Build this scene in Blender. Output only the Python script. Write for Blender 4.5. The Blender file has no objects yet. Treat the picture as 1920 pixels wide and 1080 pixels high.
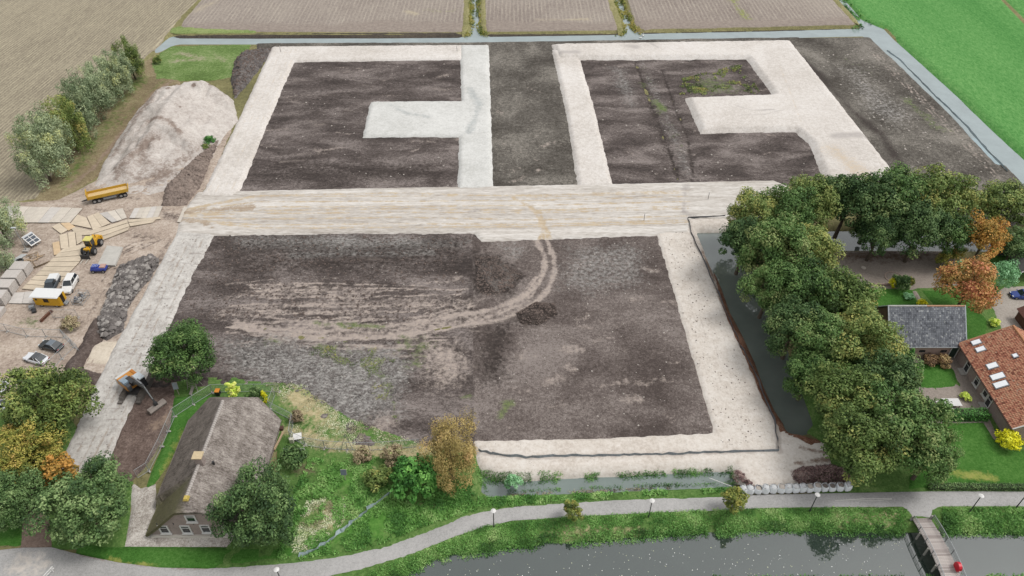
import bpy, bmesh, math, random
import numpy as np
from mathutils import Vector, Matrix
R = math.radians
random.seed(7); rng = np.random.default_rng(7)
scene = bpy.context.scene
C = scene.collection
# ------------------------------------------------------------------ camera, light
F = 1390.0; PITCH = math.atan(1220 / F); H = 92.0
cam = bpy.data.cameras.new('camera'); cam.sensor_width = 36; cam.lens = F / 1920 * 36
cam.clip_start = 1; cam.clip_end = 6000
camo = bpy.data.objects.new('camera', cam); C.objects.link(camo)
camo.location = (0, 0, H); camo.rotation_euler = (math.pi / 2 - PITCH, 0, 0)
scene.camera = camo
SUN_EL, SUN_AZ = 58.0, 85.0          # azimuth clockwise from +Y (the viewing direction)
w = bpy.data.worlds.new('World'); scene.world = w; w.use_nodes = True
wn = w.node_tree.nodes; wl = w.node_tree.links
bg = wn['Background']; bg.inputs['Strength'].default_value = 0.10
sky = wn.new('ShaderNodeTexSky'); sky.sky_type = 'NISHITA'; sky.sun_disc = False
sky.sun_elevation = R(SUN_EL); sky.sun_rotation = R(SUN_AZ)
sky.air_density = 1.0; sky.dust_density = 6.0; sky.ozone_density = 1.0
hs = wn.new('ShaderNodeHueSaturation'); hs.inputs['Saturation'].default_value = 0.22
wl.new(sky.outputs[0], hs.inputs['Color']); 
cloud = wn.new('ShaderNodeMix'); cloud.data_type = 'RGBA'; cloud.inputs[0].default_value = .55       # even overcast veil over the clear sky
cloud.inputs[7].default_value = (7.0, 7.1, 7.3, 1)
wl.new(hs.outputs[0], cloud.inputs[6]); wl.new(cloud.outputs[2], bg.inputs['Color'])
sl = bpy.data.lights.new('sun', 'SUN'); sl.energy = 1.25; sl.angle = R(18); sl.color = (1, .98, .955)
so = bpy.data.objects.new('sun', sl); C.objects.link(so)
sd_ = Vector((math.sin(R(SUN_AZ)) * math.cos(R(SUN_EL)), math.cos(R(SUN_AZ)) * math.cos(R(SUN_EL)), math.sin(R(SUN_EL))))
so.rotation_euler = sd_.to_track_quat('Z', 'Y').to_euler(); so.location = sd_ * 300
vs = scene.view_settings; vs.view_transform = 'Standard'; vs.look = 'None'; vs.exposure = 0.0; vs.gamma = 1
vs.use_curve_mapping = False
EXPOSURE = 0.52; vs.exposure = EXPOSURE

# ------------------------------------------------------------------ helpers
def P(u, v, z=0.0):
    xc = (u - 960) / F; yc = -(v - 540) / F
    dy = math.cos(PITCH) + yc * math.sin(PITCH); dz = -math.sin(PITCH) + yc * math.cos(PITCH)
    t = (z - H) / dz
    return (xc * t, dy * t, z)
def W(pts, z=0.0): return [P(u, v, z)[:2] for u, v in pts]
def ppm(u, v, z=0.0):
    x, y, _ = P(u, v, z)
    return F / (y * math.cos(PITCH) + (H - z) * math.sin(PITCH))
def S(h, k=1.35):
    c = [int(h[i:i + 2], 16) / 255 for i in (0, 2, 4)]
    c = [x / 12.92 if x <= .04045 else ((x + .055) / 1.055) ** 2.4 for x in c]
    return tuple(min(.92, x / k) for x in c) + (1,)

_T = np.random.default_rng(3).random((256, 256))
def vn(x, y, s, seed=0):
    x = np.asarray(x) / s + seed * 17.31; y = np.asarray(y) / s + seed * 5.77
    xi = np.floor(x).astype(int); yi = np.floor(y).astype(int)
    fx = x - xi; fy = y - yi
    fx = fx * fx * (3 - 2 * fx); fy = fy * fy * (3 - 2 * fy)
    a = _T[xi % 256, yi % 256]; b = _T[(xi + 1) % 256, yi % 256]
    c = _T[xi % 256, (yi + 1) % 256]; d = _T[(xi + 1) % 256, (yi + 1) % 256]
    return (a * (1 - fx) + b * fx) * (1 - fy) + (c * (1 - fx) + d * fx) * fy
def fbm(x, y, s, seed=0, o=3):
    r = 0; a = 1; t = 0
    for i in range(o):
        r = r + a * vn(x, y, s / 2 ** i, seed + i); t += a; a *= .55
    return r / t
def seg_dist(X, Y, pts, closed):
    D = np.full(X.shape, 1e9); n = len(pts)
    for i in range(n if closed else n - 1):
        ax, ay = pts[i]; bx, by = pts[(i + 1) % n]
        dx, dy = bx - ax, by - ay; L = dx * dx + dy * dy + 1e-12
        t = np.clip(((X - ax) * dx + (Y - ay) * dy) / L, 0, 1)
        D = np.minimum(D, (X - ax - t * dx) ** 2 + (Y - ay - t * dy) ** 2)
    return np.sqrt(D)
def inside(X, Y, pts):
    I = np.zeros(X.shape, bool); n = len(pts)
    for i in range(n):
        ax, ay = pts[i]; bx, by = pts[(i + 1) % n]
        c = ((ay > Y) != (by > Y))
        with np.errstate(divide='ignore', invalid='ignore'):
            I ^= c & (X < (bx - ax) * (Y - ay) / (by - ay + 1e-30) + ax)
    return I
def psd(X, Y, pts):
    d = seg_dist(X, Y, pts, True)
    return np.where(inside(X, Y, pts), d, -d)

def mesh_np(name, V, Q, tris=None):
    me = bpy.data.meshes.new(name)
    V = np.asarray(V, np.float32); Q = np.asarray(Q, np.int32)
    k = Q.shape[1]
    me.vertices.add(len(V)); me.vertices.foreach_set('co', V.ravel())
    me.loops.add(Q.size); me.loops.foreach_set('vertex_index', Q.ravel())
    me.polygons.add(len(Q)); me.polygons.foreach_set('loop_start', np.arange(0, Q.size, k, dtype=np.int32))
    me.update(calc_edges=True); me.validate()
    return me
def link(name, me, mat=None, parent=None, smooth=False, **kw):
    o = bpy.data.objects.new(name, me); C.objects.link(o)
    if mat is not None and me is not None and not me.materials: me.materials.append(mat)
    if parent is not None: o.parent = parent
    if smooth: me.polygons.foreach_set('use_smooth', np.ones(len(me.polygons), bool))
    for k, v in kw.items(): o[k] = v
    return o
def thing(name, label, cat, loc=(0, 0, 0), rz=0, group=None):
    o = bpy.data.objects.new(name, None); C.objects.link(o)
    o.location = loc; o.rotation_euler = (0, 0, rz); o.empty_display_size = .3
    o['label'] = label; o['category'] = cat
    if group: o['group'] = group
    return o
def tag(o, label=None, cat=None, group=None, kind=None):
    for k, v in (('label', label), ('category', cat), ('group', group), ('kind', kind)):
        if v: o[k] = v
    return o
def dup(root, loc, rz=None, label=None, scale=None, swap=None):
    r = root.copy(); C.objects.link(r); r.location = loc
    if rz is not None: r.rotation_euler = (0, 0, rz)
    if label: r['label'] = label
    if scale is not None: r.scale = scale if hasattr(scale, '__len__') else (scale,) * 3
    for ch in list(root.children):
        c = ch.copy(); C.objects.link(c); c.parent = r
        for g in ch.children:
            d = g.copy(); C.objects.link(d); d.parent = c
    return r

class MB:
    def __init__(s): s.v = []; s.f = []; s.M = None
    def _add(s, vs, fs):
        n = len(s.v)
        if s.M is not None: vs = [tuple(s.M @ Vector(p)) for p in vs]
        s.v += [tuple(p) for p in vs]; s.f += [tuple(i + n for i in f) for f in fs]; return s
    def box(s, c, d, rz=0, tx=1, ty=1, rx=0, ry=0):       # tx, ty: taper of the top
        h = [x / 2 for x in d]
        vs = [(-h[0], -h[1], -h[2]), (h[0], -h[1], -h[2]), (h[0], h[1], -h[2]), (-h[0], h[1], -h[2]),
              (-h[0] * tx, -h[1] * ty, h[2]), (h[0] * tx, -h[1] * ty, h[2]), (h[0] * tx, h[1] * ty, h[2]), (-h[0] * tx, h[1] * ty, h[2])]
        if rz or rx or ry:
            m = Matrix.Rotation(rz, 3, 'Z') @ Matrix.Rotation(ry, 3, 'Y') @ Matrix.Rotation(rx, 3, 'X'); vs = [m @ Vector(p) for p in vs]
        vs = [(p[0] + c[0], p[1] + c[1], p[2] + c[2]) for p in vs]
        return s._add(vs, [(3, 2, 1, 0), (4, 5, 6, 7), (0, 1, 5, 4), (1, 2, 6, 5), (2, 3, 7, 6), (3, 0, 4, 7)])
    def cyl(s, a, b, r, r2=None, n=10, cap=True):
        a = Vector(a); b = Vector(b); r2 = r if r2 is None else r2
        d = (b - a).normalized(); u = d.orthogonal().normalized(); w_ = d.cross(u)
        vs = []
        for p, q in ((a, r), (b, r2)):
            for i in range(n):
                t = 2 * math.pi * i / n; vs.append(p + u * math.cos(t) * q + w_ * math.sin(t) * q)
        fs = [(i, (i + 1) % n, n + (i + 1) % n, n + i) for i in range(n)]
        if cap: fs += [tuple(range(n - 1, -1, -1)), tuple(range(n, 2 * n))]
        return s._add(vs, fs)
    def tube(s, pts, r, n=6):
        for i in range(len(pts) - 1): s.cyl(pts[i], pts[i + 1], r if not hasattr(r, '__len__') else r[i], None if not hasattr(r, '__len__') else r[i + 1], n)
        return s
    def loft(s, rings, cap=True, close=True):
        n = len(rings[0]); vs = [p for r_ in rings for p in r_]; fs = []
        for k in range(len(rings) - 1):
            for i in range(n if close else n - 1):
                j = (i + 1) % n; fs.append((k * n + i, k * n + j, (k + 1) * n + j, (k + 1) * n + i))
        if cap: fs += [tuple(range(n - 1, -1, -1)), tuple(range((len(rings) - 1) * n, len(rings) * n))]
        return s._add(vs, fs)
    def prism(s, pts, z0, z1):
        return s.loft([[(x, y, z0) for x, y in pts], [(x, y, z1) for x, y in pts]])
    def slab(s, quad, t):                                   # a planar polygon thickened by t below its face
        q = [Vector(p) for p in quad]; n = (q[1] - q[0]).cross(q[-1] - q[0]).normalized()
        return s.loft([[p - n * t for p in q], q])
    def face(s, pts): return s._add(pts, [tuple(range(len(pts)))])
    def sphere(s, c, r, n=10, m=6, sz=1):
        rings = []
        for k in range(m + 1):
            t = math.pi * k / m; t = min(max(t, .08), math.pi - .08)
            rings.append([(c[0] + r * math.sin(t) * math.cos(2 * math.pi * i / n), c[1] + r * math.sin(t) * math.sin(2 * math.pi * i / n), c[2] - r * sz * math.cos(t)) for i in range(n)])
        return s.loft(rings)
    def mesh(s, name):
        me = bpy.data.meshes.new(name); me.from_pydata(s.v, [], s.f); me.update(); return me
    def build(s, name, mat, parent=None, smooth=False, bevel=0, **kw):
        me = s.mesh(name)
        b = bmesh.new(); b.from_mesh(me)
        if bevel: bmesh.ops.bevel(b, geom=list(b.edges), offset=bevel, segments=1, affect='EDGES', clamp_overlap=True)
        bmesh.ops.recalc_face_normals(b, faces=b.faces); b.to_mesh(me); b.free()
        return link(name, me, mat, parent, smooth, **kw)

# ------------------------------------------------------------------ materials
class NT:
    def __init__(s, name):
        s.m = bpy.data.materials.new(name); s.m.use_nodes = True
        s.t = s.m.node_tree; s.n = s.t.nodes; s.b = s.n['Principled BSDF']; s.out = s.n['Material Output']
    def node(s, t, **kw):
        n = s.n.new('ShaderNode' + t)
        for k, v in kw.items():
            if k in ('operation', 'blend_type', 'data_type', 'attribute_name', 'wave_type', 'bands_direction', 'feature', 'noise_dimensions', 'clamp'): setattr(n, k, v)
        return n
    def lk(s, a, b): s.t.links.new(a, b)
    def pos(s): return s.node('NewGeometry').outputs['Position']
    def objc(s): return s.node('TexCoord').outputs['Object']
    def mapping(s, vec, scale=(1, 1, 1), rot=0):
        m = s.node('Mapping'); m.inputs['Scale'].default_value = scale; m.inputs['Rotation'].default_value = (0, 0, rot)
        s.lk(vec, m.inputs['Vector']); return m.outputs[0]
    def noise(s, vec, scale, detail=5, rough=.6, dist=0):
        n = s.node('TexNoise'); n.inputs['Scale'].default_value = scale; n.inputs['Detail'].default_value = detail
        n.inputs['Roughness'].default_value = rough; n.inputs['Distortion'].default_value = dist
        s.lk(vec, n.inputs['Vector']); return n.outputs['Fac']
    def ramp(s, fac, stops):
        r = s.node('ValToRGB'); e = r.color_ramp.elements
        while len(e) < len(stops): e.new(.5)
        for i, (p, c) in enumerate(stops): e[i].position = p; e[i].color = c if hasattr(c, '__len__') else (c, c, c, 1)
        s.lk(fac, r.inputs[0]); return r.outputs[0]
    def mix(s, fac, a, b, bt='MIX'):
        m = s.node('Mix', data_type='RGBA', blend_type=bt)
        for val, i in ((fac, 0), (a, 6), (b, 7)):
            if hasattr(val, 'links'): s.lk(val, m.inputs[i])
            else: m.inputs[i].default_value = val
        return m.outputs[2]
    def math(s, op, a, b=None, c=None, clamp=False):
        m = s.node('Math', operation=op); m.use_clamp = clamp
        for i, val in enumerate((a, b, c)):
            if val is None: continue
            if hasattr(val, 'links'): s.lk(val, m.inputs[i])
            else: m.inputs[i].default_value = val
        return m.outputs[0]
    def attr(s, name): return s.node('Attribute', attribute_name=name).outputs['Fac']
    def bump(s, h, strength, dist=.1):
        b = s.node('Bump'); b.inputs['Strength'].default_value = strength; b.inputs['Distance'].default_value = dist
        s.lk(h, b.inputs['Height']); s.lk(b.outputs[0], s.b.inputs['Normal'])
    def done(s, col, rough=.9, spec=.3, metal=0):
        if hasattr(col, 'links'): s.lk(col, s.b.inputs['Base Color'])
        else: s.b.inputs['Base Color'].default_value = col
        if hasattr(rough, 'links'): s.lk(rough, s.b.inputs['Roughness'])
        else: s.b.inputs['Roughness'].default_value = rough
        s.b.inputs['Specular IOR Level'].default_value = spec; s.b.inputs['Metallic'].default_value = metal
        return s.m
_mats = {}
def plain(name, hexc, rough=.5, var=.12, metal=0, spec=.4, k=1.35, sc=3.0):
    if name in _mats: return _mats[name]
    t = NT(name); c = S(hexc, k)
    n = t.noise(t.objc(), sc, 4, .65)
    f = t.ramp(n, [(.3, 1 - var), (.7, 1 + var)])
    m = t.mix(1.0, c, f, 'MULTIPLY')
    _mats[name] = t.done(m, rough, spec, metal); return _mats[name]

def ground_mat(name, cols, big=.09, fine=1.3, stretch=(1, 1), rot=0, bump=.6, attrs=None, rows=None, speck=None, contrast=.30, fstretch=(1, 1), grit=.6, bigw=1.5):
    """cols: three albedo colours from dark to light; attrs: {attribute: (colour, colour2)} laid on where the sheet carries that attribute."""
    t = NT(name); p = t.pos()
    pb = t.mapping(p, (stretch[0], stretch[1], 1), rot)
    pf = t.mapping(p, (fstretch[0], fstretch[1], 1), rot)
    n1 = t.noise(pb, big, 6, .62, .4)
    n2 = t.noise(pf, fine, 7, .72, .2)
    n3 = t.noise(pf, fine * 2.6, 4, .7)
    k = .30 / contrast
    s = t.math('ADD', t.math('MULTIPLY_ADD', n1, bigw * k, .5 - bigw / 2 * k), t.math('ADD', t.math('MULTIPLY_ADD', n2, 1.7 * k, -.85 * k), t.math('MULTIPLY_ADD', n3, 1.5 * k, -.75 * k)))
    col = t.ramp(s, [(.10, cols[0]), (.5, cols[1]), (.92, cols[2])])
    dk = t.ramp(n3, [(.30, .62), (.42, 1.0)])
    col = t.mix(grit, col, t.mix(1.0, col, dk, 'MULTIPLY'))
    h = n2
    if rows:
        ang, period, c2, amt = rows
        pr = t.mapping(p, (1, 1, 1), ang)
        wv = t.node('TexWave', wave_type='BANDS', bands_direction='X'); wv.inputs['Scale'].default_value = 2 * math.pi / period / 20 * 1.0
        wv.inputs['Distortion'].default_value = 2.2; wv.inputs['Detail'].default_value = 3; wv.inputs['Detail Scale'].default_value = 2.5
        t.lk(pr, wv.inputs['Vector'])
        ps = t.mapping(p, (1, .12, 1), ang)
        br = t.noise(t.mapping(p, (1, .05, 1), ang), 1.1, 4, .7)
        wf = t.math('MULTIPLY', t.ramp(wv.outputs['Fac'], [(.45, 0), (.85, 1)]), t.ramp(t.noise(ps, .9, 5, .75), [(.38, .05), (.62, 1)]))
        col = t.mix(t.math('MULTIPLY', wf, amt), col, c2)
        col = t.mix(t.math('MULTIPLY', t.ramp(br, [(.5, 0), (.72, 1)]), amt * .5), col, c2)
        h = t.math('ADD', n2, t.math('MULTIPLY', wf, .5))
    if speck:
        sc, thr, c3 = speck
        sp = t.ramp(t.noise(t.mapping(p, (fstretch[0], fstretch[1], 1), rot), sc, 3, .6), [(thr, 0), (thr + .05, 1)])
        m2 = t.ramp(n1, [(.42, .15), (.6, 1)])
        col = t.mix(t.math('MULTIPLY', sp, m2), col, c3)
    for an, (ca, cb) in (attrs or {}).items():
        a = t.attr(an)
        nn = t.noise(p, 1.1 if an != 'green' else .8, 6, .75)
        f = t.math('ADD', a, t.math('MULTIPLY', t.math('SUBTRACT', nn, .5), 1.7))
        f = t.math('MULTIPLY', t.ramp(f, [(.35, 0), (.75, 1)]), t.ramp(a, [(.0, 0), (.12, 1)]))
        cc = t.mix(t.ramp(n2, [(.38, 0), (.62, 1)]), ca, cb)
        col = t.mix(f, col, cc)
    t.bump(h, bump, .12)
    return t.done(col, .95, .15)

# ------------------------------------------------------------------ terrain sheets
WATER = {}
PAINT = []                                     # (attribute, world polyline or polygon, radius, strength, closed, height)
def paint(attr, px, rad, st=1.0, closed=False, dz=0.0): PAINT.append((attr, W(px), rad, st, closed, dz))
def water_out(X, Y):
    D = np.full(X.shape, 1e3); x0, x1, y0, y1 = X.min() - 8, X.max() + 8, Y.min() - 8, Y.max() + 8
    for p in WATER.values():
        a = np.array(p)
        if a[:, 0].max() < x0 or a[:, 0].min() > x1 or a[:, 1].max() < y0 or a[:, 1].min() > y1: continue
        D = np.minimum(D, -psd(X, Y, p))
    return D
def sheet(name, poly, mat, z=0.0, cell=.5, rag=(.0, 1.0), edge=(.3, .6), relief=(0, 3.0), top=None, bank=True, hfun=None, holes=(), paints=False, kind='structure', bw=1.6, smooth=True, px=True, zpx=0.0, extra=None):
    poly = W(poly, zpx) if px else poly
    rag = (rag[0] * .6, min(rag[1], 1.3))
    a = np.array(poly); m = cell * 2 + rag[0]
    x0 = math.floor((a[:, 0].min() - m) / cell) * cell; y0 = math.floor((a[:, 1].min() - m) / cell) * cell
    nx = int((a[:, 0].max() + m - x0) / cell) + 2; ny = int((a[:, 1].max() + m - y0) / cell) + 2
    X, Y = np.meshgrid(x0 + np.arange(nx) * cell, y0 + np.arange(ny) * cell)
    def sdf(X, Y):
        s = psd(X, Y, poly)
        for h in holes: s = np.minimum(s, -psd(X, Y, h))
        if rag[0]: s = s + (fbm(X, Y, rag[1], 11, 3) - .5) * 2 * rag[0]
        if bank:
            s = np.minimum(s, water_out(X, Y))
        return s
    s = sdf(X, Y)
    c = (s[:-1, :-1] + s[1:, :-1] + s[:-1, 1:] + s[1:, 1:]) / 4 > 0
    gy, gx = np.gradient(s, cell); gg = gx * gx + gy * gy + 1e-6
    cnt = np.zeros(s.shape, int)
    for dj in (0, 1):
        for di in (0, 1): cnt[dj:dj + ny - 1, di:di + nx - 1] += c
    used = cnt > 0; bnd = used & (cnt < 4)
    mv = np.clip(np.where(bnd, s, 0), -cell * .9, cell * .9)
    gl = np.sqrt(gg)
    X = X - mv * gx / gl; Y = Y - mv * gy / gl
    s = np.where(bnd, 0, np.maximum(s, 0))
    Z = np.full(X.shape, float(z))
    if bank:
        dw = np.maximum(water_out(X, Y), 0)
        Z = Z - 1.15 * (1 - np.clip(dw / bw, 0, 1) ** .8)
    if top is not None: Z = Z + top[0] * np.clip(s / top[1], 0, 1)
    Z = Z - edge[0] * (1 - np.clip(s / edge[1], 0, 1))
    if relief[0]: Z = Z + relief[0] * (fbm(X, Y, relief[1], 5, 4) - .5) * 2 * np.clip(s / .6, 0, 1)
    if hfun is not None: Z = Z + hfun(X, Y, s)
    at = {}
    if paints:
        for (an, pl, rad, st, closed, dz) in PAINT:
            pa = np.array(pl)
            if pa[:, 0].max() + rad < X.min() or pa[:, 0].min() - rad > X.max() or pa[:, 1].max() + rad < Y.min() or pa[:, 1].min() - rad > Y.max(): continue
            if closed: d = -psd(X, Y, pl)
            else: d = seg_dist(X, Y, pl, False)
            d = d + (fbm(X, Y, rad * 1.5 + 1, 23, 3) - .5) * rad * .9
            g = np.clip(1 - d / rad, 0, 1) if not closed else np.clip(.5 - d / rad / 2, 0, 1)
            g = g * st
            at[an] = np.maximum(at.get(an, 0), g)
            if dz: Z = Z + dz * g
    idx = np.full(X.shape, -1); idx[used] = np.arange(used.sum())
    q = np.stack([idx[:-1, :-1], idx[:-1, 1:], idx[1:, 1:], idx[1:, :-1]], -1)[c]
    V = np.stack([X[used], Y[used], Z[used]], -1)
    if extra is not None:
        V = np.concatenate([V, extra[0]]); q = np.concatenate([q, extra[1] + used.sum()])
    me = mesh_np(name, V, q)
    for an, arr in at.items():
        A = me.attributes.new(an, 'FLOAT', 'POINT'); va = np.zeros(len(V), np.float32); va[:used.sum()] = arr[used]
        A.data.foreach_set('value', va)
    o = link(name, me, mat, None, smooth); o['kind'] = kind
    return o
# ------------------------------------------------------------------ water
ZW = -0.9
def wpoly(name, px): WATER[name] = W(px, ZW)
wpoly('canal', [(560, 1180), (700, 1108), (745, 1090), (770, 1078), (802, 1056), (830, 1050), (850, 1042), (880, 1041), (920, 1035), (950, 1030), (997, 1028), (1022, 1020), (1047, 1022), (1110, 1017), (1167, 1013), (1242, 1007), (1330, 1002), (1380, 1002), (1420, 996), (1532, 997), (1615, 1001), (1690, 1002), (1772, 1002), (1852, 1001), (1920, 1004), (2300, 1004), (2300, 1092), (1900, 1090), (1700, 1093), (1500, 1091), (1300, 1096), (900, 1110), (720, 1200)])
wpoly('pond', [(908, 895), (925, 905), (975, 906), (1040, 901), (1100, 898), (1170, 896), (1240, 891), (1290, 890), (1340, 887), (1368, 888), (1375, 902), (1360, 911), (1240, 913), (1190, 915), (1140, 918), (1050, 921), (960, 926), (925, 929), (905, 922)])
wpoly('moat', [(1308, 438), (1322, 470), (1337, 505), (1352, 540), (1368, 585), (1392, 630), (1415, 680), (1432, 727), (1450, 765), (1478, 808), (1505, 810), (1520, 795), (1500, 740), (1470, 660), (1435, 580), (1410, 520), (1395, 466), (1640, 466), (1900, 468), (1900, 440), (1640, 438), (1400, 437)])
wpoly('far_ditch', [(322, 70), (335, 73), (480, 73.5), (570, 73), (700, 73), (860, 72), (880, 67), (886, 52), (886, -60), (894.5, -60), (896, 52), (902, 65), (918, 70), (1000, 69), (1165, 66.5), (1174, 60), (1173, 50), (1166, 28), (1153, -2), (1137, -60), (1145, -60), (1161, -2), (1175, 30), (1182, 50), (1190, 60), (1205, 64.5), (1440, 60), (1618, 55), (1612, 41), (1590, 18), (1572, -2), (1540, -60), (1546, -60), (1579, -2), (1598, 20), (1612, 37), (1625, 43), (1652, 54), (1672, 75), (1702, 100), (1740, 135), (1790, 180), (1840, 230), (1880, 267), (1920, 304), (2000, 385), (2070, 460), (2020, 450), (1960, 390), (1910, 332), (1845, 265), (1815, 237), (1790, 215), (1752, 180), (1722, 152), (1685, 117), (1665, 103), (1647, 85), (1635, 73), (1618, 67), (1440, 71), (1200, 75.5), (960, 79.5), (880, 80.5), (480, 82), (336, 82), (316, 87), (296, 98), (294, 93)])
sw = [(1668, 101), (1710, 141), (1740, 171), (1772, 201), (1797, 227), (1830, 263), (1872, 308)]
wpoly('swale', [(a - 3, b + 1) for a, b in sw] + [(a + 3, b) for a, b in sw[::-1]])
WATER['swale'] = W([(a - 2, b + 1.2) for a, b in sw] + [(a + 2.5, b) for a, b in sw[::-1]], ZW)

def water_mat(name, murk, fres=1.75, ripple=.02, rough=.03):
    t = NT(name); p = t.pos()
    n = t.noise(p, .25, 3, .6)
    col = t.mix(t.ramp(n, [(.35, 0), (.65, 1)]), S(murk), tuple(x * .86 for x in S(murk)[:3]) + (1,))
    t.done(col, .9, 0)
    g = t.node('BsdfGlossy'); g.inputs['Roughness'].default_value = rough
    b = t.node('Bump'); b.inputs['Strength'].default_value = ripple; b.inputs['Distance'].default_value = .1
    t.lk(t.noise(p, 2.2, 3, .6), b.inputs['Height']); t.lk(b.outputs[0], g.inputs['Normal'])
    fr = t.node('Fresnel'); fr.inputs['IOR'].default_value = fres; t.lk(b.outputs[0], fr.inputs['Normal'])
    mx = t.node('MixShader'); t.lk(fr.outputs[0], mx.inputs[0]); t.lk(t.b.outputs[0], mx.inputs[1]); t.lk(g.outputs[0], mx.inputs[2])
    t.lk(mx.outputs[0], t.out.inputs['Surface']); return t.m
M_canal = water_mat('canal_water', '38443d', 2.5)
M_ditch = water_mat('ditch_water', 'a3b0b0', 2.0)
def water_obj(name, key, mat, grow=.7):
    p = WATER[key]; a = np.array(p); cell = 1.0
    x0, y0 = a.min(0) - 3; x1, y1 = a.max(0) + 3
    X, Y = np.meshgrid(np.arange(x0, x1, cell), np.arange(y0, y1, cell))
    s = psd(X, Y, p) > -grow - .4
    c = s[:-1, :-1] | s[1:, :-1] | s[:-1, 1:] | s[1:, 1:]
    used = np.zeros(X.shape, bool)
    for dj in (0, 1):
        for di in (0, 1): used[dj:dj + c.shape[0], di:di + c.shape[1]] |= c
    idx = np.full(X.shape, -1); idx[used] = np.arange(used.sum())
    q = np.stack([idx[:-1, :-1], idx[:-1, 1:], idx[1:, 1:], idx[1:, :-1]], -1)[c]
    me = mesh_np(name, np.stack([X[used], Y[used], np.full(used.sum(), ZW - .012 * list(WATER).index(key))], -1), q)
    return link(name, me, mat, kind='structure')
water_obj('canal_water', 'canal', M_canal)
water_obj('pond_water', 'pond', water_mat('pond_water', '78867f', 2.1))
water_obj('moat_water', 'moat', water_mat('moat_water', '7a827b', 2.3))
water_obj('ditch_water', 'far_ditch', M_ditch)
water_obj('swale_water', 'swale', water_mat('swale_water', 'a9bcc0', 1.7), .3)

# ------------------------------------------------------------------ paint on the soil
paint('pale', [(1003, 445), (1020, 478), (1022, 505), (1008, 535), (975, 560), (930, 578), (880, 588), (800, 600), (700, 615), (600, 622), (500, 615), (440, 605)], 1.15, .95, dz=-.05)
paint('pale', [(1025, 450), (1038, 480), (1040, 512), (1028, 545), (995, 575), (945, 598), (880, 607), (800, 622), (700, 632), (600, 632), (500, 622), (440, 612)], 1.2, 1, dz=-.08)
paint('pale', [(985, 572), (900, 595), (820, 612), (740, 626), (620, 630), (520, 622), (450, 612)], 4.6, .62)
paint('pale', [(800, 605), (860, 578), (910, 560)], .7, .7, dz=-.05)
paint('pale', [(760, 612), (830, 582), (880, 562)], .6, .6, dz=-.05)
paint('pale', [(650, 555), (680, 580), (700, 605)], .6, .6)
paint('pale', [(440, 590), (560, 570), (640, 560), (760, 572)], 2.0, .5)
paint('pale', [(430, 560), (520, 540), (700, 545)], 3.0, .5)
paint('pale', [(420, 585), (500, 575), (640, 568), (800, 570), (880, 572)], 4.5, .55)
for k in range(9):
    q = rng.uniform(-9, 9)
    paint('pale', [(1012 + q, 520), (985 + q, 560 + q * .6), (920, 588 + q), (820, 606 + q * 1.6), (700, 618 + q * 2), (560, 616 + q * 2.4)], .45, .75, dz=-.04)
for k in range(34):
    b = 535 + k * 4 + rng.uniform(-3, 3); a0 = rng.uniform(420, 520); a1 = rng.uniform(640, 880); q = rng.uniform(-10, 14)
    paint('pale', [(a0, b), ((a0 + a1) / 2, b + q), (a1, b + q * .3)], .5, .8, dz=-.05)
for k in range(8):
    a = rng.uniform(640, 900); b = rng.uniform(560, 600)
    paint('pale', [(a, b), (a - 60, b + 14), (a - 110, b + 40)], .5, .7, dz=-.05)
paint('pale', [(430, 625), (470, 600), (500, 580)], .8, .6)
for k in range(14):
    a = rng.uniform(400, 900); b = rng.uniform(530, 625); q = rng.uniform(-12, 12)
    paint('pale', [(a, b), (a + 50, b + q * .4), (a + 110, b + q)], .55, .6, dz=-.04)
paint('pale', [(790, 640), (860, 640), (886, 690), (860, 740), (815, 720)], 4.5, .85, True)
paint('pale', [(690, 770), (740, 765), (760, 800), (700, 820)], 2, .6, True)
paint('pale', [(500, 720), (560, 725), (610, 745), (640, 790), (620, 815), (560, 790), (545, 760)], 2, .5, True)
paint('grey', [(430, 442), (640, 440), (800, 445), (880, 450), (870, 470), (640, 480), (430, 470)], 2.5, .75, True)
paint('grey', [(550, 478), (700, 476), (810, 474)], 2.0, .95)
paint('grey', [(420, 640), (560, 640), (720, 660), (760, 700), (750, 780), (660, 790), (560, 730), (430, 690)], 5, 1.0, True)
paint('green', [(480, 660), (640, 660), (760, 680), (700, 760), (600, 740)], 8, .30, True)
paint('grey', [(1050, 455), (1180, 450), (1220, 470), (1220, 540), (1100, 560), (1040, 540)], 4, .55, True)
paint('grey', [(905, 450), (990, 452), (1000, 480), (960, 500)], 3, .5, True)
paint('grey', [(1140, 120), (1180, 130), (1200, 200), (1180, 210), (1150, 160)], 3, .6, True)
paint('grey', [(1560, 120), (1620, 120), (1720, 220), (1690, 250), (1600, 200)], 6, .5, True)
paint('dark', [(885, 470), (940, 480), (990, 520), (960, 555), (890, 562), (880, 510)], 2.5, .95, True, dz=.5)
paint('dark', [(895, 620), (930, 605), (990, 575), (1040, 570), (1040, 595), (1000, 612), (970, 610), (960, 650), (958, 690), (945, 725), (895, 730), (888, 690)], 3.2, .68, True, dz=.12)
paint('dark', [(400, 445), (500, 440), (640, 450), (880, 440), (880, 520), (700, 520), (420, 520)], 3, .6, True)
paint('dark', [(470, 300), (600, 290), (840, 300), (850, 350), (460, 352)], 4, .55, True)
paint('dark', [(560, 130), (850, 120), (860, 180), (700, 180), (640, 260), (520, 260)], 6, .4, True)
paint('dark', [(1220, 200), (1270, 330), (1300, 340)], 3, .6)
paint('dark', [(1505, 110), (1545, 150), (1600, 210), (1650, 250), (1700, 320)], 3.0, .7)
paint('dark', [(1190, 112), (1215, 180), (1250, 270), (1272, 335)], 1.2, .8, dz=-.3)
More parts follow.
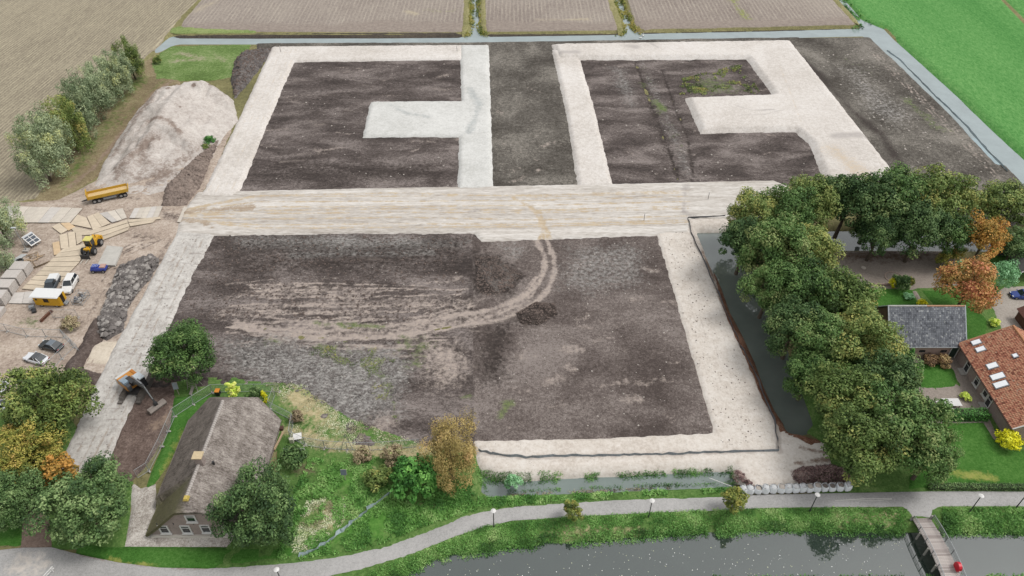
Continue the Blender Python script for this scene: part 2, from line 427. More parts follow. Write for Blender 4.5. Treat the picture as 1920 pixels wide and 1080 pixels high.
paint('dark', [(1240, 130), (1262, 190), (1290, 260), (1300, 330)], 1.0, .7, dz=-.25)
for k in range(3):
    paint('pale', [(1630 + k * 6, 95), (1700 + k * 6, 165), (1760 + k * 7, 225), (1870 + k * 8, 335)], .6, .55, dz=-.06)
paint('green', [(1300, 145), (1340, 140), (1395, 165), (1380, 178), (1300, 178), (1285, 165)], 3, .55, True)
paint('green', [(1230, 190), (1245, 205)], 2.6, .9)
paint('green', [(1205, 155), (1222, 190), (1240, 215)], 2.0, .5)
paint('green', [(1700, 185), (1760, 240), (1780, 245)], 3.0, .5)
paint('green', [(1700, 190), (1720, 205)], 2.5, .7)
paint('green', [(1520, 85), (1600, 90), (1680, 150), (1640, 160), (1560, 120)], 6, .32, True)
paint('green', [(590, 605), (640, 608), (720, 612)], 1.5, .6)
paint('green', [(760, 640), (790, 645), (780, 680), (765, 690)], 3.4, .5)
paint('green', [(600, 650), (620, 655)], 2.0, .7)
paint('green', [(500, 640), (520, 638)], 2.0, .5)
paint('green', [(700, 690), (730, 715), (735, 745), (740, 775)], 1.4, .6)
paint('green', [(790, 650), (700, 660), (640, 670)], 6, .36)
paint('green', [(600, 770), (650, 790), (690, 780), (690, 800), (640, 810), (600, 790)], 3, .6, True)
paint('green', [(935, 785), (955, 755)], 1.8, .65)
paint('green', [(860, 745), (880, 745)], 1.6, .5)
for k in range(40):
    a = rng.uniform(890, 1330); b = rng.uniform(470, 810)
    paint('pale', [(a, b), (a + rng.uniform(4, 40), b + rng.uniform(-8, 8))], rng.uniform(.8, 2.0), rng.uniform(.35, .6))
for k in range(50):
    a = rng.uniform(470, 860); b = rng.uniform(120, 350)
    paint('pale', [(a, b), (a + rng.uniform(4, 60), b + rng.uniform(-6, 6))], rng.uniform(.9, 2.4), rng.uniform(.35, .55))
for k in range(40):
    a = rng.uniform(930, 1540); b = rng.uniform(100, 345)
    paint('pale', [(a, b), (a + rng.uniform(0, 40), b + rng.uniform(-10, 10))], rng.uniform(.8, 2.2), rng.uniform(.3, .55))
for k in range(45):
    a = rng.uniform(400, 880); b = rng.uniform(440, 760)
    paint('pale', [(a, b), (a + rng.uniform(10, 70), b + rng.uniform(-6, 6))], rng.uniform(.6, 1.6), rng.uniform(.35, .6))

paint('grey', [(1205, 118), (1235, 190), (1275, 280), (1290, 335)], 4.5, .45)
paint('green', [(1205, 118), (1235, 190), (1275, 280)], 4.0, .28)
paint('dark', [(400, 450), (440, 520), (380, 600), (330, 640)], 5, .55)
paint('brown', [(355, 560), (390, 480), (420, 450)], 3, .5)
paint('pale', [(905, 640), (900, 700), (870, 730)], 1.5, .3)
# ------------------------------------------------------------------ ground materials
PALE = (S('a2968f'), S('bcaea2')); GREY = (S('605c58'), S('aeaaa5')); DARK = (S('352f2c'), S('4c4440')); GREEN = (S('566640'), S('7e875a'))
SOILA = dict(pale=PALE, grey=GREY, dark=DARK, green=GREEN)
M_soil = ground_mat('soil', bigw=2.3, cols=(S('433c39'), S('615854'), S('8f8580')), big=.08, fine=1.2, stretch=(1, 2.2), rot=0, bump=.9, attrs=SOILA, speck=(2.2, .69, S('a9a19b')), fstretch=(1, 1.8))
M_soil2 = ground_mat('soil_dry', bigw=2.3, cols=(S('514844'), S('706661'), S('948a84')), big=.07, fine=1.6, stretch=(1, 1.3), rot=0, bump=.8, attrs=SOILA, speck=(2.6, .7, S('b8b0a9')))
M_soil3 = ground_mat('soil_weedy', bigw=2.3, cols=(S('48433d'), S('66615a'), S('8e887f')), big=.06, fine=1.1, stretch=(1, 1), rot=0, bump=.8, attrs=SOILA, speck=(2.0, .68, S('b9b4ad')))
M_sand = ground_mat('sand', grit=.25, cols=(S('c8c0b7'), S('dcd5cd'), S('eae5df')), big=.06, fine=1.1, stretch=(1, 1), rot=0, bump=.5, attrs=dict(tyre=(S('bfae98'), S('d4c4af')), grey=(S('b5aea8'), S('c7c0ba'))), speck=(2.6, .71, S('a69b91')))
M_sandroad = ground_mat('sand_road', grit=.25, cols=(S('aea59b'), S('cdc6bd'), S('e6e1da')), big=.16, fine=1.0, stretch=(.10, 2.2), rot=0, bump=.6, attrs=dict(tyre=(S('bda98e'), S('cfbfa6')), brown=(S('a08f7c'), S('b8a793')), grey=(S('aaa39d'), S('c0b9b3'))), fstretch=(.25, 1.6), speck=(2.2, .70, S('9e938b')))
M_sandcool = ground_mat('sand_damp', grit=.25, cols=(S('c8c7c1'), S('d7d6d1'), S('e4e3de')), big=.08, fine=.9, stretch=(1, 1), rot=0, bump=.4, attrs=dict(grey=(S('b1b3b0'), S('c4c6c3'))))
M_track = ground_mat('sand_track', grit=.25, cols=(S('b2aca5'), S('c9c4bd'), S('d9d5ce')), big=.15, fine=.9, stretch=(1, 1.5), rot=R(-20), bump=.8, attrs=dict(tyre=(S('a3978b'), S('b4a99d')), grey=(S('9d958f'), S('aca49e'))), fstretch=(1.2, .9), speck=(2.5, .68, S('8e857e')))
M_mud = ground_mat('yard_mud', (S('9a8a7d'), S('b8a899'), S('cfc1b3')), .12, 1.0, (1, 1.6), 0, .7, dict(dark=(S('5c504a'), S('7b6e66')), pale=(S('c3b39f'), S('d5c6b3')), green=GREEN, grey=GREY), speck=(2.2, .67, S('d5cabd')))
M_mound = ground_mat('stockpile_sand', grit=.25, cols=(S('aca299'), S('c6bdb5'), S('d9d2ca')), big=.10, fine=1.0, stretch=(1, 1), rot=R(30), bump=.7, attrs=dict(dark=(S('84756b'), S('9c8d82')), green=GREEN), speck=(1.6, .70, S('8e8379')))
M_rubble = ground_mat('clod_soil', (S('4b4645'), S('6d6764'), S('8d8783')), .25, 1.6, (1, 1), 0, 1.0, SOILA)
M_stub = ground_mat('stubble', (S('7f7566'), S('968c79'), S('aaa08a')), .02, .9, (1, 1), 0, .5, dict(green=GREEN), rows=(R(4.5), .95, S('c3b99e'), .75), speck=(1.3, .70, S('6f6456')))
M_plough = ground_mat('ploughed_soil', (S('867a72'), S('998e85'), S('aaa094')), .025, .8, (1, 1), 0, .5, dict(green=(S('77833f'), S('9aa05c')), pale=(S('b0a48f'), S('beb29c')), head=(S('8f837a'), S('a4988d'))), rows=(0, 1.3, S('bdb3a4'), .6))
M_meadow = ground_mat('meadow_grass', (S('43803a'), S('5a944c'), S('7aac64')), .03, 1.2, (1, .07), R(-8), .5, dict(pale=(S('9ab75c'), S('8bb055'))), contrast=.34, fstretch=(1, .4))
M_lawn = ground_mat('lawn_grass', (S('335c20'), S('46742e'), S('5e8842')), .12, 2.0, (1, 1), 0, .7, dict(pale=(S('8a9a48'), S('a3a05c'))), contrast=.36)
M_wild = ground_mat('rough_grass', (S('45602e'), S('5d7f40'), S('80945a')), .11, 1.4, (1, 1), 0, .9, dict(pale=(S('b0a27a'), S('c9bc96')), dark=(S('6a5e4e'), S('84775f')), green=(S('497a30'), S('669444'))), contrast=.36)
M_path = ground_mat('asphalt_path', (S('a09e9b'), S('b0aeab'), S('bebbb8')), .12, 3.0, (1, 1), 0, .15, dict(pale=(S('cfc6bc'), S('d8cfc5')), dark=(S('8b7b70'), S('97887d'))))
M_brick = ground_mat('leafy_driveway', (S('75645a'), S('8a776b'), S('9f8c7f')), .2, 3.0, (1, 1), 0, .3)
M_gravel = ground_mat('pale_gravel', (S('968d84'), S('c2bab0'), S('e3ddd4')), .3, 3.2, (1, 1), 0, .6, contrast=.26)
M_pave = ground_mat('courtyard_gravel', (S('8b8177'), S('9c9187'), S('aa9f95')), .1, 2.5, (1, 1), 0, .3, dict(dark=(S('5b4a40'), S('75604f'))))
M_ground = ground_mat('ground', (S('6d6a4a'), S('858058'), S('9c956c')), .05, 1.0, (1, 1), 0, .6, dict(green=GREEN))
M_bank = ground_mat('ditch_bank', (S('3a3430'), S('4f4842'), S('645c50')), .1, 1.3, (.3, 1), 0, .8, dict(green=GREEN))

# ------------------------------------------------------------------ ground sheets
L = 1800.0
x0, x1, y0, y1 = -170., 190., 22., 330.
zb = -.27
ex = np.array([[-L, -L, zb], [L, -L, zb], [L, y0 + 3, zb], [-L, y0 + 3, zb], [-L, y1 - 3, zb], [L, y1 - 3, zb], [L, L, zb], [-L, L, zb],
               [x0 + 3, y0 + 3, zb], [x0 + 3, y1 - 3, zb], [x1 - 3, y0 + 3, zb], [x1 - 3, y1 - 3, zb]])
eq = np.array([[0, 1, 2, 3], [4, 5, 6, 7], [3, 8, 9, 4], [10, 2, 5, 11]])
sheet('ground', [(x0, y0), (x1, y0), (x1, y1), (x0, y1)], M_ground, -.25, 1.0, edge=(0, 1), px=False, extra=(ex, eq), bw=2.0)
# fields
PAINT_soil = PAINT; PAINT = []
for q in ([(345, 52), (600, 54), (880, 54)], [(900, 52), (1030, 54), (1165, 50)], [(1190, 50), (1400, 48), (1600, 40)]): paint('head', q, 9, 1.2)
paint('pale', [(765, 22), (780, 26)], 3, .9); paint('pale', [(1010, 38), (1100, 36)], 2.5, .7); paint('green', [(1370, -10), (1380, 10), (1400, 35)], 4, .6); paint('green', [(800, 20), (850, 20)], 4, .4)
paint('pale', [(345, 30), (400, 5), (420, -10)], 4, .6)
sheet('stubble_field', [(395, -60), (372, -2), (340, 30), (322, 52), (291, 88), (262, 118), (150, 245), (85, 368), (10, 380), (-250, 392), (-900, 400), (-900, -60)], M_stub, .02, 1.0, rag=(.6, 6), edge=(.3, 1), relief=(.08, 4))
sheet('ploughed_field', [(400, -60), (376, 0), (345, 35), (334, 58), (884, 60), (884, -60)], M_plough, paints=True, z=.02, cell= .8, rag=(.4, 5), edge=(.3, .8), relief=(.08, 4), bw=3.2)
sheet('ploughed_field', [(897, -60), (898, 60), (1172, 57), (1150, 0), (1135, -60)], M_plough, paints=True, z=.02, cell= .8, rag=(.4, 5), edge=(.3, .8), relief=(.08, 4), bw=3.2)
sheet('ploughed_field', [(1147, -60), (1164, 0), (1190, 57), (1612, 47), (1565, -10), (1545, -60)], M_plough, paints=True, z=.02, cell= .8, rag=(.4, 5), edge=(.3, .8), relief=(.08, 4), bw=3.2)
sheet('ditch_bank', [(325, 62), (880, 60), (880, 76), (325, 78)], M_bank, .05, .6, rag=(.5, 5), edge=(.2, .8), relief=(.05, 3), bw=3.0)
sheet('ditch_bank', [(900, 60), (1175, 58), (1175, 72), (900, 76)], M_bank, .05, .6, rag=(.5, 5), edge=(.2, .8), relief=(.05, 3), bw=3.0)
sheet('ditch_bank', [(1190, 57), (1616, 48), (1616, 62), (1190, 70)], M_bank, .05, .6, rag=(.5, 5), edge=(.2, .8), relief=(.05, 3), bw=3.0)
fieldedge = ground_mat('ditch_edge_grass', (S('73754a'), S('918c60'), S('aca47a')), .1, 1.2)
for pl in ([(872, -60), (888, -60), (888, 62), (880, 66), (866, 64)], [(893, -60), (908, -60), (912, 62), (900, 66), (893, 60)],
           [(1128, -60), (1141, -60), (1178, 56), (1172, 66), (1160, 62), (1143, 20)], [(1143, -60), (1153, -60), (1175, 5), (1196, 56), (1186, 64), (1178, 50)], [(1530, -60), (1546, -60), (1576, -3), (1618, 48), (1596, 40), (1560, 0)]):
    sheet('ditch_edge_grass', pl, fieldedge, .08, .6, rag=(.6, 4), edge=(.2, .6), relief=(.08, 2))
sheet('ditch_edge_grass', [(322, 52), (335, 48), (380, 52), (480, 56), (480, 61), (332, 62), (318, 60)], ground_mat('field_corner_grass', (S('66783f'), S('84965a'), S('a0a870')), .1, 1.2), .08, .6, rag=(.8, 4), relief=(.08, 2))
PAINT = []
paint('pale', [(1700, 165), (1800, 260), (1900, 340)], 4, .5)
paint('pale', [(1580, 0), (1620, 38), (1660, 52)], 4, .5)
sheet('meadow', [(1560, -60), (1578, -4), (1610, 32), (1628, 40), (1660, 50), (1700, 92), (1800, 182), (1925, 300), (2100, 470), (2900, 500), (2900, -60)], M_meadow, .05, .8, edge=(.3, 1), relief=(.1, 5), paints=True, bw=2.6, holes=[W([(1850, -30), (1856, -30), (1960, 72), (2600, 600), (2560, 600), (1950, 74)])])
PAINT = PAINT_soil
# soil of the site
sheet('bare_soil', [(538, 106), (874, 106), (872, 360), (436, 362)], M_soil, 0, .5, relief=(.16, 2.2), paints=True, bank=False)
sheet('bare_soil', [(906, 82), (1044, 80), (1096, 354), (914, 356)], M_soil3, 0, .5, relief=(.14, 2.2), paints=True)
sheet('bare_soil', [(1080, 98), (1480, 92), (1562, 347), (1136, 352)], M_soil, 0, .5, relief=(.14, 2.2), paints=True)
sheet('bare_soil', [(1470, 70), (1640, 68), (1668, 98), (1735, 160), (1805, 228), (1915, 335), (2000, 420), (1700, 425), (1640, 330)], M_soil3, 0, .5, relief=(.14, 2.4), paints=True)
sheet('bare_soil', [(480, 78), (900, 76), (1500, 68), (1490, 84), (1030, 92), (480, 94)], M_soil3, -.02, .6, relief=(.12, 2.4), paints=True)
sheet('bare_soil', [(388, 430), (892, 430), (895, 640), (900, 850), (640, 840), (540, 720), (400, 730), (262, 730), (320, 600)], M_soil, .0, .36, relief=(.2, 2.0), paints=True, bank=False)
sheet('bare_soil', [(880, 440), (1240, 438), (1348, 820), (880, 834)], M_soil2, .012, .4, relief=(.13, 2.0), paints=True, bank=False)
M_brown = ground_mat('dug_soil', (S('574842'), S('6f5f57'), S('8a7970')), .15, 1.4, (1, 1), 0, .9, dict(pale=(S('8e7b6c'), S('a08c7b')), grey=GREY))
paint('pale', [(320, 770), (310, 790), (290, 800)], 2.0, .7)
sheet('dug_soil', [(285, 690), (335, 705), (330, 745), (318, 800), (290, 850), (245, 905), (190, 890), (225, 800), (262, 730)], M_brown, .02, .36, rag=(.4, 2), relief=(.22, 1.8), paints=True, bank=False)
# yard mud, left
paint('dark', [(300, 392), (345, 398), (350, 418), (300, 412)], 2, .8, True); paint('dark', [(180, 392), (215, 398), (240, 392)], 1.6, .6)
for k in range(16):
    a = rng.uniform(180, 300); b = rng.uniform(420, 520)
    paint('dark', [(a, b), (a + 25, b - 12 + rng.uniform(-6, 6)), (a + 50, b - 20)], .5, .7, dz=-.05)
for k in range(14):
    a = rng.uniform(110, 250); b = rng.uniform(500, 600)
    paint('dark', [(a, b), (a - 10, b + 16), (a - 26, b + 34)], .45, .6, dz=-.05)
for k in range(10):
    a = rng.uniform(200, 330); b = rng.uniform(340, 385)
    paint('dark', [(a, b), (a + 30, b - 9)], .5, .6)
paint('dark', [(150, 350), (180, 372), (260, 372)], 1.2, .5); paint('grey', [(60, 440), (80, 445)], 2, .6)
paint('dark', [(250, 440), (320, 450), (300, 480)], 2, .5)
sheet('yard_ground', [(-300, 385), (20, 378), (110, 372), (190, 330), (250, 290), (390, 240), (440, 230), (400, 330), (350, 400), (340, 440), (280, 540), (200, 700), (120, 720), (-300, 700)], M_mud, -.03, .5, rag=(.5, 4), relief=(.12, 2.5), paints=True, bank=False)
PAINT = []
paint('green', [(60, 590), (130, 605), (150, 600), (140, 625), (60, 615), (0, 612)], 2, .6, True)
paint('pale', [(-100, 625), (100, 640), (90, 670), (-100, 680)], 4, .5, True)
sheet('parking_ground', [(-400, 560), (70, 575), (160, 590), (150, 640), (118, 690), (60, 760), (-400, 800)], M_mud, .0, .5, rag=(.4, 4), relief=(.06, 3), paints=True, bank=False)
# sand roads; each stands proud of the soil with sloping shoulders
def tyre(px, r=.5, s=.9, dz=-.06): paint('tyre', px, r, s, dz=dz)
PAINT = []
for k in range(9):
    b = 366 + k * 8 + rng.uniform(-3, 3); c = rng.uniform(-6, 6)
    tyre([(345, 405 + (b - 400) * .3), (480, b + c * .4), (760, b - 3), (1000, b + c), (1290, b - 8 + c)], .55, .8)
for k in range(4):
    tyre([(960 + k * 9, 372 + k * 4), (1000 + k * 5, 395 + k * 3), (1018 + k * 2, 430), (1010 + k * 8, 452)], .7, .8)
paint('brown', [(345, 400), (400, 395), (470, 392)], 2.2, .8); paint('brown', [(340, 415), (380, 418), (400, 428)], 1.6, .7)
for q in ([(880, 400), (900, 395)], [(1285, 350), (1280, 400), (1300, 408)]): paint('grey', q, 1.5, .7)
sheet('sand_road', [(372, 360), (640, 354), (860, 350), (1150, 345), (1450, 338), (1480, 350), (1450, 415), (1300, 412), (1292, 440), (1040, 449), (902, 454), (890, 439), (640, 439), (400, 443), (330, 440), (340, 400)], M_sandroad, .02, .4, rag=(.35, 2.5), edge=(.05, .2), top=(.36, .7), relief=(.06, 1.6), paints=True, bank=True, smooth=False)
PAINT = []
for k in range(5): tyre([(520 + k * 9, 95), (488 + k * 9.5, 170), (440 + k * 12, 270), (392 + k * 14, 362)], .45, .5)
for k in range(4): tyre([(530, 93 + k * 4), (700, 92 + k * 4), (870, 90 + k * 4)], .4, .4)
for k in range(7): paint('grey', [(395 + k * 14 + rng.uniform(-4, 4), 345 - k * 36), (450 + k * 13, 338 - k * 36 + rng.uniform(-5, 5))], .6, .5)
sheet('sand_road', [(510, 88), (868, 85), (868, 113), (552, 117), (503, 232), (453, 356), (440, 372), (372, 372), (385, 352), (448, 222)], M_sand, .01, .42, rag=(.35, 1.2), edge=(.1, .2), top=(.5, .9), relief=(.05, 2), paints=True, smooth=False)
PAINT = []
paint('grey', [(880, 170), (900, 200), (880, 250)], 2.5, .7); paint('tyre', [(922, 300), (922, 345)], 1.0, .8); paint('grey', [(735, 200), (760, 215), (800, 222)], 2.0, .6)
for k in range(8): paint('grey', [(868 + k * 6, 110), (868 + k * 7, 345)], .35, .4)
sheet('sand_road', [(862, 85.5), (917, 85), (922, 230), (926, 356), (857, 358), (860, 258), (679, 259), (694, 191), (864, 190)], M_sandcool, .018, .42, rag=(.35, 1.2), edge=(.1, .2), top=(.52, .9), relief=(.04, 2), paints=True, smooth=False)
PAINT = []
paint('grey', [(1175, 92), (1190, 94)], 2.5, .8); paint('grey', [(1055, 104), (1078, 104)], 2.2, .9); paint('grey', [(1220, 88), (1232, 95)], 1.2, .8)
paint('grey', [(1560, 262), (1620, 258)], 2.5, .9); tyre([(1460, 130), (1480, 180), (1500, 235)], .6, .5); tyre([(1560, 285), (1615, 335)], 6, .6)
paint('grey', [(1380, 205), (1410, 214), (1450, 212)], .8, .7); paint('grey', [(1390, 222), (1430, 222), (1470, 212)], .7, .6); paint('grey', [(1500, 130), (1560, 205)], .6, .5)
sheet('sand_road', [(1032, 84), (1482, 77), (1580, 200), (1678, 325), (1700, 352), (1548, 352), (1516, 270), (1490, 248), (1312, 252), (1282, 184), (1446, 178), (1398, 112), (1045, 114)], M_sand, -.05, .42, rag=(.4, 1.2), edge=(.1, .2), top=(1.1, 1.7), relief=(.06, 2.4), paints=True, smooth=False)
sheet('sand_road', [(1034, 92), (1086, 104), (1114, 200), (1150, 350), (1083, 354), (1062, 220)], M_sand, .0, .42, rag=(.4, 1.2), edge=(.1, .2), top=(.6, 1.0), relief=(.05, 2), paints=True, smooth=False)
# the track down the left side
PAINT = []
for k in range(4): tyre([(345 + k * 12, 450), (290 + k * 13, 560), (240 + k * 14, 660), (180 + k * 16, 790), (130 + k * 18, 880)], .45, .7)
for k in range(26):
    v_ = 445 + k * 17; c = 372 - (v_ - 440) * .51
    paint('grey', [(c - 30, v_ + rng.uniform(-4, 4)), (c + 35, v_ + rng.uniform(-6, 6))], .35, .7, dz=-.05)
sheet('sand_track', [(340, 420), (405, 440), (350, 540), (317, 612), (280, 690), (264, 735), (252, 752), (228, 808), (197, 882), (150, 890), (106, 880), (140, 810), (175, 730), (222, 635), (275, 540), (318, 460)], M_track, .01, .36, rag=(.45, 2), edge=(.1, .2), top=(.26, .6), relief=(.08, 1.6), paints=True, bank=False, smooth=False)
sheet('sand_patch', [(178, 638), (226, 636), (205, 685), (152, 688), (165, 660)], ground_mat('sand_patch', (S('c4b7a5'), S('d4c7b4'), S('dfd3c1')), .1, 1.0, (1, 2)), .05, .36, rag=(.3, 2), relief=(.06, 2), bank=False)
# lower right sand strips
# lower right sand strips
M_sand2 = ground_mat('sand_strip', grit=.25, cols=(S('c9beb2'), S('dcd3c8'), S('e8e1d8')), big=.07, fine=1.0, stretch=(1, 1), rot=0, bump=.5, attrs=dict(grey=(S('c2b8ae'), S('cfc5bb')), dark=(S('8c7a6c'), S('a08c7e'))), speck=(2.6, .66, S('a29589')))
PAINT = []
paint('grey', [(1295, 425), (1325, 500), (1390, 650), (1455, 800), (1462, 850)], .7, 1, dz=-.12)
paint('grey', [(890, 850), (980, 861), (1100, 856), (1300, 852), (1455, 846)], .6, 1, dz=-.1)
paint('dark', [(1318, 470), (1352, 560), (1400, 650), (1440, 740), (1475, 805)], .9, .9)
paint('dark', [(1500, 842), (1545, 850)], .8, .7); paint('dark', [(1490, 870), (1560, 862)], 1.0, .8)
for k in range(9): paint('grey', [(1240 + k * 8, 450), (1270 + k * 10, 560), (1345 + k * 11, 800)], .35, .5)
for k in range(6): paint('grey', [(900, 832 + k * 5), (1100, 828 + k * 5), (1330, 818 + k * 5)], .35, .4)
sheet('sand_strip', [(1228, 432), (1292, 410), (1360, 408), (1390, 440), (1322, 470), (1340, 505), (1420, 680), (1480, 810), (1545, 830), (1565, 880), (1500, 905), (1400, 920), (1365, 888), (1240, 888), (1100, 894), (960, 900), (905, 890), (893, 862), (885, 826), (1110, 822), (1338, 811)], M_sand2, .0, .38, rag=(.4, 1.2), edge=(.1, .2), top=(.28, .6), relief=(.06, 2), paints=True, smooth=False)
# grass along the path and canal
PAINT = []
paint('pale', [(1060, 985), (1200, 990), (1230, 1000), (1060, 1010), (1020, 1000)], 1.5, .8, True)
paint('pale', [(1560, 960), (1690, 958), (1690, 980), (1580, 985)], 1.5, .8, True)
paint('green', [(1420, 960), (1540, 962), (1540, 975), (1420, 985)], 2, .8, True)
sheet('grass_verge', [(560, 1096), (630, 1074), (700, 1055), (780, 1030), (850, 1003), (910, 984), (970, 973), (1060, 966), (1200, 958), (1350, 953), (1450, 949), (1700, 946), (1765, 945), (2250, 945), (2250, 1030), (1500, 1035), (1100, 1050), (700, 1140), (560, 1200)], M_wild, .03, .45, rag=(.15, 2), edge=(.15, .4), relief=(.1, 1.6), paints=True, bw=1.4)
sheet('grass_verge', [(700, 1240), (900, 1100), (1300, 1088), (1900, 1082), (2300, 1084), (2300, 1250), (1500, 1300)], M_wild, .03, .6, relief=(.1, 1.6), bw=1.2)
PAINT = []
paint('pale', [(520, 735), (560, 725), (610, 750), (645, 800), (640, 815), (560, 800)], 3, .85, True)
paint('pale', [(590, 940), (640, 935), (645, 975), (570, 1010)], 2.5, .8, True)
paint('pale', [(480, 790), (620, 830), (760, 850), (850, 830)], 2.5, .75)
paint('pale', [(760, 950), (820, 955)], 1.6, .7); paint('pale', [(700, 880), (760, 860), (800, 900)], 2, .6)
paint('dark', [(545, 870), (590, 865), (590, 890), (550, 900)], 1.5, .7, True)
paint('green', [(560, 1040), (680, 960), (760, 930), (860, 960), (700, 1020)], 2, .9, True)
paint('green', [(590, 860), (700, 880), (690, 930), (600, 920)], 2, .7, True)
sheet('rough_grass', [(490, 715), (560, 718), (640, 770), (700, 800), (790, 830), (893, 850), (908, 900), (912, 928), (1050, 923), (1240, 916), (1372, 908), (1385, 935), (1200, 940), (1000, 952), (900, 965), (820, 995), (740, 1026), (650, 1048), (480, 1066), (400, 1070), (440, 1000), (520, 900), (520, 820), (490, 770)], M_wild, .05, .42, rag=(.5, 2), edge=(.15, .4), relief=(.14, 1.6), paints=True, bw=1.2)
PAINT = []
paint('pale', [(200, 1045), (230, 1056), (300, 1062)], .8, .8)
sheet('lawn', [(195, 1022), (430, 1024), (560, 1020), (555, 1052), (390, 1067), (280, 1064), (215, 1052), (140, 1036), (150, 1010)], M_lawn, .05, .4, rag=(.2, 2), relief=(.08, 1.5), paints=True, bank=False)
paint('pale', [(340, 810), (330, 850), (310, 890)], 2.0, .6)
sheet('lawn', [(322, 742), (402, 738), (430, 745), (380, 800), (345, 830), (290, 905), (268, 930), (278, 895), (318, 800)], M_lawn, .05, .4, rag=(.2, 2), relief=(.06, 1.5), paints=True, bank=False)
sheet('garden_ground', [(310, 712), (420, 700), (520, 715), (540, 800), (520, 850), (400, 745), (322, 745)], M_wild, .03, .42, rag=(.5, 2), relief=(.1, 1.5), paints=True, bank=False)
sheet('gravel_yard', [(246, 902), (262, 915), (292, 905), (292, 985), (440, 985), (440, 1024), (230, 1024), (244, 960)], M_gravel, .07, .4, rag=(.2, 1.5), relief=(.04, 1), bank=False)
PAINT = []
paint('pale', [(30, 1030), (90, 1028), (110, 1060), (60, 1100), (0, 1080)], 1.5, .6, True)
paint('dark', [(150, 1041), (300, 1066), (460, 1066)], .5, .6)
sheet('cycle_path', [(-500, 1040), (0, 1031), (40, 1027), (96, 1026), (150, 1040), (225, 1055), (300, 1064), (387, 1066), (480, 1060), (555, 1055), (655, 1040), (730, 1022), (792, 1000), (855, 972), (905, 959), (960, 950), (1097, 940), (1210, 935), (1347, 931), (1440, 927), (1600, 924), (1752, 921), (2300, 922), (2300, 950), (1765, 949), (1750, 958), (1746, 972), (1706, 972), (1694, 952), (1565, 951), (1440, 952), (1350, 957), (1210, 962), (1100, 967), (960, 976), (905, 989), (855, 1005), (805, 1025), (755, 1047), (680, 1067), (627, 1077), (560, 1100), (300, 1200), (-500, 1200)], M_path, .10, .45, rag=(.06, 3), edge=(.12, .3), paints=True)
sheet('driveway', [(38, 1028), (97, 1028), (92, 950), (75, 905), (20, 905), (40, 960)], M_brick, .06, .4, rag=(.2, 2), bank=False)
sheet('lawn', [(-300, 930), (60, 930), (42, 985), (40, 1022), (-300, 1030)], M_lawn, .03, .5, rag=(.3, 2), relief=(.08, 2), bank=False)
sheet('garden_ground', [(-300, 780), (120, 760), (190, 880), (250, 900), (240, 1030), (95, 1030), (80, 940), (-300, 940)], M_wild, .0, .5, rag=(.3, 2), relief=(.08, 2), bank=False)
sheet('lawn', [(96, 1074), (140, 1078), (260, 1110), (100, 1120)], M_lawn, .16, .4, bank=False)
# gardens on the right
PAINT = []
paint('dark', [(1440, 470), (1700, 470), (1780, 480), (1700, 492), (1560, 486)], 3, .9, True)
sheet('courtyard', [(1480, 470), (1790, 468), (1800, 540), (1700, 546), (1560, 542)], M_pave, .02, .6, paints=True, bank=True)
sheet('garden_ground', [(1500, 530), (1820, 530), (2200, 440), (2200, 930), (1520, 925), (1540, 830), (1500, 790)], M_wild, -.02, .6, relief=(.1, 2), bank=True)
sheet('lawn', [(1604, 538), (1712, 540), (1730, 580), (1620, 582)], M_lawn, .05, .5, rag=(.1, 2), bank=False)
sheet('lawn', [(1722, 542), (1790, 542), (1860, 600), (1850, 640), (1790, 640), (1750, 578)], M_lawn, .05, .5, rag=(.1, 2), bank=False)
sheet('lawn', [(1860, 462), (2200, 440), (2200, 505), (1900, 520), (1850, 500)], M_lawn, .05, .5, rag=(.2, 2), bank=False)
sheet('garden_path', [(1640, 660), (1820, 660), (1860, 780), (1880, 830), (1850, 830), (1840, 800), (1640, 800)], M_pave, .03, .5, bank=False)
sheet('garden_path', [(1706, 543), (1720, 543), (1740, 575), (1726, 577)], M_pave, .08, .4, bank=False)
sheet('driveway', [(1850, 560), (1880, 535), (2200, 520), (2200, 640), (1880, 640)], ground_mat('drive_paving', (S('a39a90'), S('b3aaa0'), S('bfb7ad')), .1, 2.5), .06, .5, bank=False)
sheet('lawn', [(1672, 672), (1770, 680), (1792, 690), (1802, 712), (1796, 728), (1770, 733), (1680, 732)], M_lawn, .07, .4, rag=(.1, 2), relief=(.05, 1.5), bank=False)
PAINT = []
paint('pale', [(1770, 880), (1800, 890), (1860, 895)], 1.5, .8)
sheet('lawn', [(1700, 792), (1846, 788), (1862, 812), (1880, 840), (2200, 850), (2200, 920), (1700, 920)], M_lawn, .08, .45, rag=(.1, 2), relief=(.06, 1.5), paints=True, bank=False)
